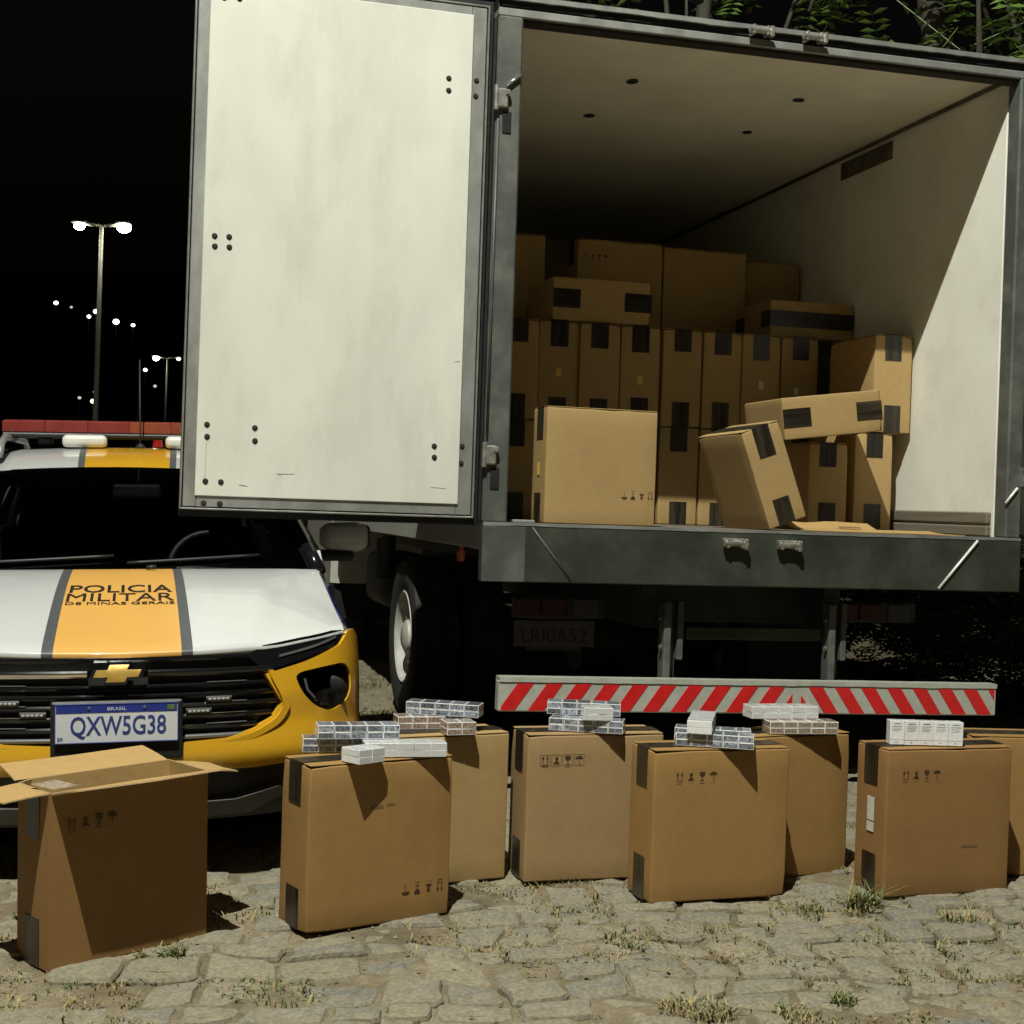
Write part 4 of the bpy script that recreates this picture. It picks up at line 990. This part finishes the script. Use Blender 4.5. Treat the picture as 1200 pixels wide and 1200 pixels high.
# fog / main lamp pockets
for sg in (1, -1):
    f = lambda P: P if sg > 0 else mir(P)
    pk = panel('lamp_pocket', car, f([( (x-.77)*1.06+.77, (z-.655)*1.06+.655) for x, z in fogP]), [], lambda s, z, w: fas(s, z, w+.030), 'matt_black', .03, .01)
    le = [(.63, .715), (.86, .735), (.897, .70), (.897, .64), (.865, .605), (.775, .58), (.705, .61), (.65, .66)]
    panel('lamp_lens', pk, f(smooth_poly(le, 2)), [], lambda s, z, w: fas(s, z, w+.004), 'smoke_glass', .03, .01)
    for (cx, cz, r) in ((.78, .668, .05),):
        bm = bmesh.new(); bmesh.ops.create_uvsphere(bm, u_segments=20, v_segments=12, radius=r)
        p = fas(sg*cx, cz, .022); link('reflector', bm_mesh('reflector', bm, 'matt_black', True), pk, p).scale = (1.3, .3, .7)
    ring = [(.655, .70), (.665, .66), (.70, .625), (.706, .630), (.673, .663), (.664, .70)]
    panel('lamp_trim', pk, f(ring), [], lambda s, z, w: fas(s, z, w+.002), 'trim_grey', .02, .01)
# lower apron and skid plate
apr = sym([(.001, .20), (.7, .2), (.95, .24), (1.1, .30), (1.1, .425), (.95, .434), (.743, .423), (.461, .408), (.001, .412)])
panel('lower_apron', car, apr, [], lambda s, z, w: fas(s, z, w+.03), 'matt_black', .06, .03)
sk = sym([(.001, .225), (.45, .235), (.60, .30), (.56, .325), (.40, .29), (.001, .285)])
panel('skid_plate', car, sk, [], lambda s, z, w: fas(s, z, w+.0), 'trim_grey', .05, .03)
# fenders and sides: one cut panel per side with wheel arches and window openings
HEDGE = [hood(1, t) for t in np.linspace(0, 1, 15)]
def hood_edge(y): ys = [p.y for p in HEDGE]; return float(np.interp(y, ys, [p.x for p in HEDGE])), float(np.interp(y, ys, [p.z for p in HEDGE]))
def side_x(y, z):
    base = float(np.interp(y, [.3, .5, .75, 1.2, 3.2, 4.0, 4.36], [.85, .88, .89, .895, .895, .86, .78]))
    tum = float(np.interp(z, [.2, .3, .5, .8, .98, 1.06, 1.45, 1.56], [.03, .0, 0, .005, .03, .055, .22, .30])); x = base - tum
    if y < 1.25 and z > .74:
        hx, hz = hood_edge(y); k = max(0, min(1, (z-.74)/(hz-.745))); k = k**2.2*(1 if y < 1.1 else (1.25-y)/.15); x = x+(hx+.004-x)*k
    return x
def arch(cy, cz, r, n=14): return [(cy-r*math.cos(math.pi*k/n), cz+r*math.sin(math.pi*k/n)*1.0) for k in range(n+1)]
so = [(.56, .44), (.56, .27)] + [p for p in arch(.92, .33, .36) if p[1] > .28] + [(1.32, .24), (3.05, .24)] + [p for p in arch(3.52, .33, .36) if p[1] > .28] + [(4.0, .27), (4.3, .34), (4.36, .8), (4.30, 1.05), (4.12, 1.45), (3.9, 1.53), (2.6, 1.545), (2.15, 1.49), (1.95, 1.435), (1.50, 1.22), (1.12, 1.022)] + [(p.y, p.z-.006) for p in HEDGE[::-1][1:]] + [(.56, .80)]
win1 = [(1.62, 1.07), (2.05, 1.38), (2.16, 1.42), (2.62, 1.46), (2.60, 1.06)]; win2 = [(2.70, 1.06), (2.72, 1.46), (3.5, 1.455), (3.45, 1.06)]; win3 = [(3.55, 1.08), (3.6, 1.45), (3.95, 1.42), (4.08, 1.12)]
for sg in (-1, 1):
    fn = lambda u, v, w, sg=sg: (sg*(side_x(u, v)-w), u, v)
    sd = panel('body_side', car, so, [win1, win2, win3], fn, 'paint_white', .09, .03)
    for wv in (win1, win2, win3): panel('side_window', sd, wv, [], lambda u, v, w, sg=sg: (sg*(side_x(u, v)-w-.012), u, v), 'dark_glass', .12, .004)
    panel('blue_flash', sd, [(.62, .70), (.57, .80), (.45, .872), (.62, .915), (.9, .95), (1.25, .95), (1.7, .70)], [], lambda u, v, w, sg=sg: (sg*(side_x(u, v)-w+.003), u, v), 'paint_blue', .07, .002)
    panel('yellow_flash', sd, [(1.75, .45), (1.72, .69), (3.1, .95), (4.25, .95), (4.3, .6), (3.1, .72), (2.5, .5)], [], lambda u, v, w, sg=sg: (sg*(side_x(u, v)-w+.003), u, v), 'paint_yellow', .08, .002)
    for y in (2.5, 3.4): box('door_handle', sd, (sg*.885, y, .93), (.03, .18, .03), 'matt_black', .008)
    # door mirror
    bm = bmesh.new(); add_box(bm, (0, 0, 0), (.22, .13, .155), .05, seg=4)
    for v in bm.verts:
        k = (v.co.x*sg+.11)/.22; v.co.z *= .72+.3*k if k < .5 else .87+.1*(1-k); v.co.y *= .8+.3*k
    mo = link('door_mirror', bm_mesh('door_mirror', bm, 'paint_white', True, 60), car, (sg*.955, 1.50, 1.15))
    box('mirror_base', mo, (sg*-.035, .01, -.085), (.16, .10, .05), 'matt_black', .018, seg=2)
    box('mirror_cap', mo, (sg*.095, .025, 0), (.05, .10, .11), 'matt_black', .022, seg=2)
    # wheels
    for y in (.92, 3.52):
        r = .325
        wme = lathe('wheel', [(r*.62, .02), (r*.68, .005), (r*.9, .0), (r*.98, .02), (r, .05), (r, .15), (r*.98, .18), (r*.9, .2), (r*.68, .195), (r*.62, .18)], 'tyre', 40)
        wo_ = link('wheel', wme, car, (sg*(.875), y, .325-.0)); wo_.scale = (-sg, 1, 1)
        link('rim', lathe('rim', [(r*.66, .01), (r*.62, .02), (r*.58, .05), (r*.3, .035), (r*.1, .03), (.001, .03)], 'aluminium', 30), wo_)
# windscreen, roof
def glassf(u, v, w=0):
    a = abs(u); x0 = .78; x1 = .60
    yb = 1.0 + .12*a**3 - .0; zb = 1.028 - .0*a; yt = 1.95+.05*a*a; zt = 1.452 - .022*a*a
    return Vector((u*(x0+(x1-x0)*v), yb+(yt-yb)*v, zb+(zt-zb)*v + .035*math.sin(math.pi*v) + w))
panel('windscreen', car, [(-.97, .0), (.97, .0), (.955, 1), (-.955, 1)], [], lambda u, v, w: glassf(u, v, -w), 'glass', .12, .004)
panel('windscreen_border', car, [(-.995, -.02), (.995, -.02), (.99, 1.0), (-.99, 1.0)], [[(-.935, .10), (.935, .10), (.93, .955), (-.93, .955)]], lambda u, v, w: glassf(u, v, -w-.004), 'gloss_black', .1, .003)
panel('cowl', car, [(-1.01, -.06), (1.01, -.06), (1.01, .03), (-1.01, .03)], [], lambda u, v, w: glassf(u, v, -w-.008), 'matt_black', .1, .02)
for sg in (-1, 1):
    tube('pillar', car, [glassf(sg*1.02, v, .0) for v in np.linspace(-.02, 1.02, 9)], .032, 'gloss_black', 10)
for (u0, u1) in ((-.75, -.05), (.02, .72)): tube('wiper', car, [glassf(u0+(u1-u0)*k/8, .035+.05*k/8, .014) for k in range(9)], .008, 'matt_black', 6)
tube('washer_jet', car, [(.09, .955, 1.047), (.13, .955, 1.05)], .009, 'matt_black', 8)
def rooff(u, v):
    a = abs(u); y = 1.95+.05*a*a*(1-v) + 2.05*v; xw = float(np.interp(v, [0, .2, .6, 1], [.60, .625, .63, .58]))
    z = float(np.interp(v, [0, .05, .12, .25, .4, .7, 1], [1.455, 1.482, 1.512, 1.548, 1.562, 1.565, 1.525])) - .022*a*a - max(0, a-.85)**2*1.2
    return Vector((u*xw, y, z))
ur = [-1, -.93, -.85] + list(np.linspace(-.75, -.40, 5)) + [-.37, -.32] + list(np.linspace(-.25, .25, 5)) + [.32, .37] + list(np.linspace(.40, .75, 5)) + [.85, .93, 1]
vr = [0, .02, .05, .09, .13, .18, .25, .32, .4, .55, .7, .85, 1]
V = [rooff(u, v) for v in vr for u in ur]; n = len(ur); Fc, MI = [], []
for j in range(len(vr)-1):
    for i in range(n-1):
        Fc.append((j*n+i, j*n+i+1, (j+1)*n+i+1, (j+1)*n+i)); c = abs((ur[i]+ur[i+1])/2); MI.append(1 if c < .32 else (2 if c < .37 else 0))
roof_o = link('roof', mesh('roof', V, Fc, ['paint_white', 'paint_yellow', 'vinyl_grey'], MI, True), car)
panel('roof_front_seal', car, [(-1, -.012), (1, -.012), (1, .004), (-1, .004)], [], lambda u, v, w: rooff(u, 0)+Vector((0, v*1.2, -.014+v*.6-w)), 'matt_black', .1, .01)
panel('tailgate', car, [(-1, 0), (1, 0), (1, 1), (-1, 1)], [], lambda u, v, w: (u*(.80-.22*max(0, v-.5)*1.6), 4.36-.30*max(0, v-.45)-w, .35+1.17*v), 'paint_white', .15, .02)
for sg in (-1, 1): tube('roof_rail', car, [(sg*.585, 2.15, 1.505), (sg*.585, 2.25, 1.565), (sg*.585, 2.45, 1.60), (sg*.585, 3.6, 1.60), (sg*.58, 3.8, 1.545)], .017, 'rail_grey', 8)
# roof light bar
lbz = 1.655
lbar = box('light_bar', car, (0, 2.78, lbz-.038), (1.24, .30, .022), 'matt_black', .008, seg=2)
for k in range(6):
    o = box('lens', lbar, (-.517+.2068*k, 0, .041), (.2062, .27, .058), 'bar_red' if k < 3 else 'bar_amber', .004, seg=1)
box('bar_lid', lbar, (0, .0, .0725), (1.22, .22, .006), 'bar_red', .002)
for x in (-.42, .42): box('foot', lbar, (x, 0, -.03), (.07, .16, .04), 'matt_black', .008)
for (x, w) in ((-.215, .215), (.285, .215)):
    bm = bmesh.new(); add_box(bm, (0, 0, 0), (w, .14, .062), .024, seg=4); link('siren_pod', bm_mesh('siren_pod', bm, 'pod_white', True, 60), car, (x, 2.55, 1.585))
tube('aerial', car, [(.055, 2.5, 1.56), (.055, 2.5, 1.578), (.05, 2.52, 2.0)], .004, 'matt_black', 6)
bm = bmesh.new(); add_cyl(bm, (0, 0, 0), (0, 0, .018), .028, .012, 14); link('aerial_base', bm_mesh('aerial_base', bm, 'matt_black', True, 40), car, (.055, 2.5, 1.558))
bm = bmesh.new(); add_cyl(bm, (0, 0, 0), (0, 0, .035), .028, .022, 14); link('beacon', bm_mesh('beacon', bm, 'lamp_red', True, 40), car, (.14, 2.5, 1.56))
# inside
box('dashboard', car, (0, 1.45, .93), (1.44, .62, .14), 'matt_black', .05, seg=3)
sw = bmesh.new()
for k in range(28):
    a0, a1 = 2*math.pi*k/28, 2*math.pi*(k+1)/28; add_cyl(sw, (.18*math.cos(a0), 0, .18*math.sin(a0)), (.18*math.cos(a1), 0, .18*math.sin(a1)), .015, n=8)
add_box(sw, (0, .01, -.02), (.13, .04, .11), .02); add_box(sw, (.1, .01, -.01), (.12, .02, .03), .005); add_box(sw, (-.1, .01, -.01), (.12, .02, .03), .005); add_box(sw, (0, .01, -.1), (.03, .02, .1), .005)
link('steering_wheel', bm_mesh('steering_wheel', sw, 'rail_grey', True, 50), car, (.37, 1.80, .985), (R(-22), 0, 0))
box('rear_mirror', car, (.045, 1.82, 1.345), (.215, .025, .062), 'trim_grey', .012, seg=2)
for x in (-.37, .37):
    st = box('seat', car, (x, 2.35, .86), (.48, .16, .62), 'seat_grey', .06, (R(-12), 0, 0), 3); box('headrest', st, (0, .0, .40), (.26, .10, .17), 'seat_grey', .04, seg=3)
    box('seat_cushion', st, (0, -.28, -.28), (.48, .5, .14), 'seat_grey', .05, seg=3)
box('floor_pan', car, (0, 2.4, .26), (1.62, 3.6, .06), 'matt_black', .01)
box('added_dark_panel', car, (0, 4.0, .98), (1.3, .04, 1.0), 'matt_black', .01)  # added black panel, hides the pale tailgate to keep the cabin dark
box('headliner', car, (0, 3.15, 1.475), (1.0, 1.4, .02), 'seat_grey', .005)
box('dash_ornament', car, (.285, 1.36, 1.02), (.06, .04, .03), 'trim_grey', .01)

# ------------------------------------------------------------------ street lamps
def lamp_post(label, loc, height, arm, heads, r=.07, glow='lamp_glow', hs=1.0, single=False, group='street lamps beyond the car'):
    e = thing('street_lamp', label, 'street lamp', loc, group=group)
    tube('pole', e, [(0, 0, -.3), (0, 0, height*.5), (0, 0, height)], r, 'pole_paint', 10, r*.6)
    for k, sx in enumerate((-1, 1) if not single else (1,)):
        a = arm*sx; tube('arm', e, [(0, 0, height-.02), (a*.5, 0, height+.05), (a, 0, height+.08)], r*.5, 'pole_paint', 8)
        bm = bmesh.new(); add_box(bm, (0, 0, .06*hs), (.62*hs, .34*hs, .10*hs), .03*hs, seg=2)
        h = link('lamp_head', bm_mesh('lamp_head', bm, 'trim_grey'), e, (a, 0, height+.08))
        bm = bmesh.new(); bmesh.ops.create_uvsphere(bm, u_segments=16, v_segments=10, radius=.23*hs*heads[k])
        for v in bm.verts: v.co.z *= .75
        link('bulb', bm_mesh('bulb', bm, glow if not isinstance(glow, tuple) else glow[k], True), h, (0, 0, -.12*hs))
    return e
lamp_post('tall twin-headed street lamp blazing above the car roof', (-17.35, 60, .1), 12.3, .92, (.95, 1.25), .14)
lamp_post('smaller twin-headed street lamp farther off, near the door edge', (-26.5, 110, .1), 11.6, .85, (1.0, .7), .11, ('lamp_glow', 'far_glow'))
for (px, py, d, s, lab) in ((58, 357, 300, .8, 'leftmost light in the string of lights on the dark hillside'), (76, 362, 300, .5, 'faint second light of the string on the dark hillside'), (97, 373, 300, .7, 'lower of the paired lights left of the tall lamp pole'), (105, 367, 300, .9, 'upper of the paired lights left of the tall lamp pole'),
        (129, 379, 300, 1.1, 'elongated hillside light just right of the tall lamp pole'), (149, 383, 300, .7, 'last faint hillside light right of the tall lamp pole'), (165, 436, 220, .7, 'light beside the smaller twin-headed street lamp'), (177, 455, 220, .6, 'faint light low beside the smaller twin-headed street lamp'),
        (89, 469, 200, .6, 'leftmost low light just above the red light bar'), (105, 473, 200, .9, 'brighter low light just above the red light bar'), (106, 462, 200, .4, 'tiny light above the brighter low light over the light bar')):
    x = (px-600)/1700*d; z = 1.44 + (592 - 16.5*(600-px)/500 - py)/1700*d - .0
    e = thing('street_lamp', lab, 'street lamp', (x, d, 0), group='distant hillside street lamps')
    tube('pole', e, [(0, 0, z-9), (0, 0, z)], .09, 'hill_dark', 6)
    bm = bmesh.new(); bmesh.ops.create_uvsphere(bm, u_segments=12, v_segments=8, radius=.5*s*d/300)
    for v in bm.verts: v.co.x *= 1.25
    link('bulb', bm_mesh('bulb', bm, 'far_glow' if s > .6 else 'dim_glow', True), e, (0, 0, z+.3))
tube_e = thing('utility_pole', 'thin bare pole between the two twin-headed street lamps', 'pole', (-23.4, 90, 0)); tube('shaft', tube_e, [(0, 0, 0), (0, 0, 9.5)], .09, 'trim_grey', 8, .06)
# the lamp that lights the yard stands beside the photographer, out of view
key = lamp_post('street lamp standing beside the photographer, outside the picture', (-3.4, -1.0, GZ(-3.4, -1.0)), 12.1, 0.0, (1, 1), .09, single=True, group='yard lamp')
for c in list(key.children):
    if c.name.startswith(('arm', 'lamp_head')):
        for g in list(c.children): bpy.data.objects.remove(g)
        bpy.data.objects.remove(c)
tube('arm', key, [(0, 0, 12.15), (1.0, .46, 12.32), (2.08, .96, 12.28)], .035, 'pole_paint', 8)
bm = bmesh.new(); add_box(bm, (0, 0, .05), (.7, .36, .09), .03, seg=2); kh = link('lamp_head', bm_mesh('lamp_head', bm, 'trim_grey'), key, (2.08, .96, 12.22))
kl = bpy.data.lights.new('yard_lamp', 'SPOT'); kl.energy = KEY_POWER; kl.color = KEY_COLOR; kl.shadow_soft_size = .05; kl.spot_size = R(176); kl.spot_blend = .08
ko = bpy.data.objects.new('yard_lamp', kl); col.objects.link(ko); ko.location = KEY_POS

# ------------------------------------------------------------------ trees behind the truck
def leafy(name, label, base, height, crown, nspray, leaf_m, seed, trunk_r=.16, leaf=.085, lean=(0, 0), cat='tree', group='trees behind the truck', keep=None):
    rs = random.Random(seed); e = thing(name, label, cat, base, group=group)
    tp = [Vector((lean[0]*t+.12*math.sin(t*5+seed), lean[1]*t, height*t)) for t in np.linspace(0, 1, 9)]
    tr = tube('trunk', e, tp, trunk_r, 'bark', 12, trunk_r*.35)
    cx, cy, cz, rx, ry, rz = crown; V, Fc = [], []; BV = []
    for b in range(9):
        a = rs.uniform(0, 6.28); s = tp[rs.randint(3, 8)]; en = Vector((cx+rx*.8*math.cos(a), cy+ry*.8*math.sin(a), cz+rz*rs.uniform(-.8, .6)))
        tube('limb', tr, [s, s.lerp(en, .5)+Vector((0, 0, .15)), en], trunk_r*.28, 'bark', 7, .012)
    for k in range(nspray):
        while True:
            p = Vector((rs.uniform(-1, 1), rs.uniform(-1, 1), rs.uniform(-1, 1)))
            if .25 < p.length < 1 and noise.noise(p*2.2+Vector((seed, 0, 0))) > -.12: break
        p = Vector((cx+p.x*rx, cy+p.y*ry, cz+p.z*rz)); d = Vector((rs.uniform(-1, 1), rs.uniform(-1, 1), rs.uniform(-.7, .35))).normalized()
        L_ = rs.uniform(.28, .5)*leaf/.085; sd = d.cross(Vector((0, 0, 1))); sd = sd.normalized() if sd.length > .05 else Vector((1, 0, 0)); up = sd.cross(d)
        s0 = len(V); V += [p, p+d*L_+up*-.03, p+d*L_+up*-.03+Vector((0, 0, .006)), p+Vector((0, 0, .008))]; Fc.append((s0, s0+1, s0+2, s0+3))
        n = 6
        for i in range(n):
            for s in (-1, 1):
                c = p+d*L_*(i+.6)/n - up*.05*(i/n)**2; tip = c+sd*s*leaf*rs.uniform(.8, 1.2)+d*leaf*.35+up*rs.uniform(-.03, .015); wd = d*leaf*.26
                mid = (c+tip)/2+up*.008; s0 = len(V); V += [c, mid-wd, tip, mid+wd]; Fc.append((s0, s0+1, s0+2, s0+3))
    link('crown', mesh('crown', V, Fc, leaf_m), e); return e
leafy('leafy_tree', 'leafy tree with a pale trunk above the right end of the truck roof', (4.9, 12.4, .1), 8.5, (-.7, -.6, 6.2, 2.4, 1.6, 1.45), 190, 'leaf', 3, .2, .13, (-2.2, 0))
leafy('leafy_tree', 'leafy tree showing a little above the middle of the truck roof', (1.55, 13.4, .1), 8.0, (.2, 0, 6.6, 1.9, 1.5, 1.5), 120, 'leaf', 8, .13, .12, (.2, 0))
leafy('slim_tree', 'slim dark trunk beside the pale-trunked tree over the truck', (6.1, 13.6, .1), 9.0, (-1.2, 0, 8.4, 1.6, 1.4, 1.6), 70, 'leaf_dark', 5, .15, .1, (-1.9, 0))
leafy('shrub', 'dark bushy shrub beside the lower right of the truck', (4.0, 10.6, .1), .85, (.0, 0, .66, .85, .7, .66), 620, 'leaf_dark', 12, .03, .05, (0, 0), 'shrub', 'shrubs by the truck')
leafy('shrub', 'added dark shrub screening lit ground under the truck right of the bumper bracket', (2.62, 9.65, .1), 1.0, (.0, 0, .62, .55, .5, .6), 620, 'leaf_dark', 31, .03, .05, (0, 0), 'shrub', 'shrubs by the truck')  # added so the lamplit ground behind it reads as darkness
leafy('shrub', 'added dark shrub screening lit ground above the right end of the striped bumper', (3.3, 10.0, .1), 1.05, (.0, 0, .66, .6, .55, .64), 620, 'leaf_dark', 44, .03, .05, (0, 0), 'shrub', 'shrubs by the truck')  # second added shrub, stands in for unlit ground past the truck
leafy('shrub', 'dark shrub at the right edge behind the truck catch', (5.15, 12.6, .1), 1.5, (.0, 0, 1.35, .8, .8, 1.15), 300, 'leaf_dark', 15, .03, .055, (0, 0), 'shrub', 'shrubs by the truck')

# ------------------------------------------------------------------ weeds and grass between the stones
def blades(rs, n, rad, h, green, V, Fc, MI, origin):
    ox, oy = origin
    for k in range(n):
        a = rs.uniform(0, 6.28); d = rad*math.sqrt(rs.random()); x, y = ox+d*math.cos(a), oy+d*math.sin(a)*.8
        z = GZ(x, y)+sand_h(x, y)-.006; hh = h*rs.uniform(.35, 1.1); b = rs.uniform(0, 6.28); bend = hh*rs.uniform(.2, 1.2); w = rs.uniform(.002, .0045)
        dx, dy = math.cos(b), math.sin(b); px, py = -dy*w, dx*w; s = len(V)
        for t in (0, .5, 1):
            ww = 1-t*.85; cx, cy, cz = x+dx*bend*t*t, y+dy*bend*t*t, z+hh*(t-.25*t*t)
            V += [(cx-px*ww, cy-py*ww, cz), (cx+px*ww, cy+py*ww, cz)]
        Fc += [(s, s+1, s+3, s+2), (s+2, s+3, s+5, s+4)]; m = 0 if rs.random() < green else 1; MI += [m, m]
def ground_at(px, py):
    dx = _f + _r2*((px-600)/1700) - _u2*((py-600)/1700); t = 4.0
    for _ in range(40):
        p = Vector((0, 0, 1.44))+dx*t; t += (p.z-GZ(p.x, p.y))/max(.05, -dx.z)*.9
    return p.x, p.y
GRS = random.Random(21); V, Fc, MI = [], [], []
for k in range(1300):
    y = GRS.uniform(3.75, 6.3); x = GRS.uniform(-.40*y, .40*y)
    dens = noise.noise(Vector((x*1.1+4, y*1.6, 2))) + (.14 if x > .1 else -.03)
    if dens < -.02: continue
    blades(GRS, GRS.randint(5, 30), GRS.uniform(.02, .12), GRS.uniform(.01, .042), .34, V, Fc, MI, (x, y))
for k in range(90):
    y = GRS.uniform(6.3, 11); x = GRS.uniform(-.13*y, -.05*y); blades(GRS, 40, .22, .04, .6, V, Fc, MI, (x, y))
tag(link('grass', mesh('grass', V, Fc, ['grass_green', 'grass_dry'], MI)), 'short dry and green grass between the stones', 'grass', None, 'stuff')
for (x, y, n, rad, h, g, lab) in ((-1.0+.03, 4.33, 46, .035, .06, .9, 'bright green weed at the front edge of the opened carton'), (.57, 4.05, 150, .10, .06, .22, 'straw-coloured grass clump at the bottom edge, right of centre'), (.45, 4.62, 110, .10, .05, .4, 'low grass clump in front of the middle carton, on bare cobbles'),
        (1.27, 5.06, 80, .05, .14, .7, 'tall green grass tuft between the middle and stickered cartons'), (1.02, 4.98, 80, .10, .07, .5, 'grass tuft at the foot of the middle carton'), (1.58, 4.93, 36, .06, .13, .3, 'dry upright grass stalks before the stickered carton'),
        (1.87, 5.08, 40, .03, .08, .95, 'small green tuft at the right foot of the stickered carton'), (1.0, 4.16, 55, .04, .055, .85, 'small green weed near the bottom right of the cobbles'), (-.63, 4.08, 120, .13, .035, .65, 'flat green grass patch at the bottom left of the cobbles'), (1.3, 4.7, 150, .14, .055, .45, 'wide grass patch in front of the stickered carton')):
    V, Fc, MI = [], [], []; blades(GRS, int(n*1.7), rad*1.15, h*.82, g, V, Fc, MI, (x, y))
    o = link('grass_tuft', mesh('grass_tuft', V, Fc, ['grass_green', 'grass_dry'], MI)); tag(o, lab, 'grass', 'grass tufts among the cobbles')

# loose pebbles and crumbs of stone on the sand
V, Fc = [], []
for k in range(900):
    y = GRS.uniform(3.7, 6.2); x = GRS.uniform(-.40*y, .40*y); r = GRS.uniform(.003, .008)*(1.8 if GRS.random() < .06 else 1); z = GZ(x, y)+sand_h(x, y)-.002
    s0 = len(V); a = GRS.uniform(0, 1.5)
    V += [(x+r*math.cos(a+i*1.571)*GRS.uniform(.7, 1.3), y+r*math.sin(a+i*1.571)*GRS.uniform(.7, 1.3), z) for i in range(4)] + [(x+r*.2, y, z+r*.9)]
    Fc += [(s0+i, s0+(i+1) % 4, s0+4) for i in range(4)]
tag(link('pebbles', mesh('pebbles', V, Fc, 'stone')), 'tiny loose pebbles scattered on the cobbles', 'gravel', None, 'stuff')

V, Fc = [], []
for k in range(700):
    y = GRS.uniform(3.7, 6.2); x = GRS.uniform(-.40*y, .40*y)
    if noise.noise(Vector((x*1.6, y*1.6, 11))) < -.02: continue
    r = GRS.uniform(.005, .014); z = GZ(x, y)+sand_h(x, y)+.003; a = GRS.uniform(0, 6.28); w = r*GRS.uniform(.18, .5); s0 = len(V); ca, sa = math.cos(a), math.sin(a)
    V += [(x-r*ca, y-r*sa, z), (x+w*sa, y-w*ca, z+GRS.uniform(0, .006)), (x+r*ca, y+r*sa, z+GRS.uniform(0, .004)), (x-w*sa, y+w*ca, z+GRS.uniform(0, .006))]; Fc.append((s0, s0+1, s0+2, s0+3))
tag(link('leaf_litter', mesh('leaf_litter', V, Fc, 'litter')), 'dry straw and leaf crumbs scattered on the cobbles', 'litter', None, 'stuff')
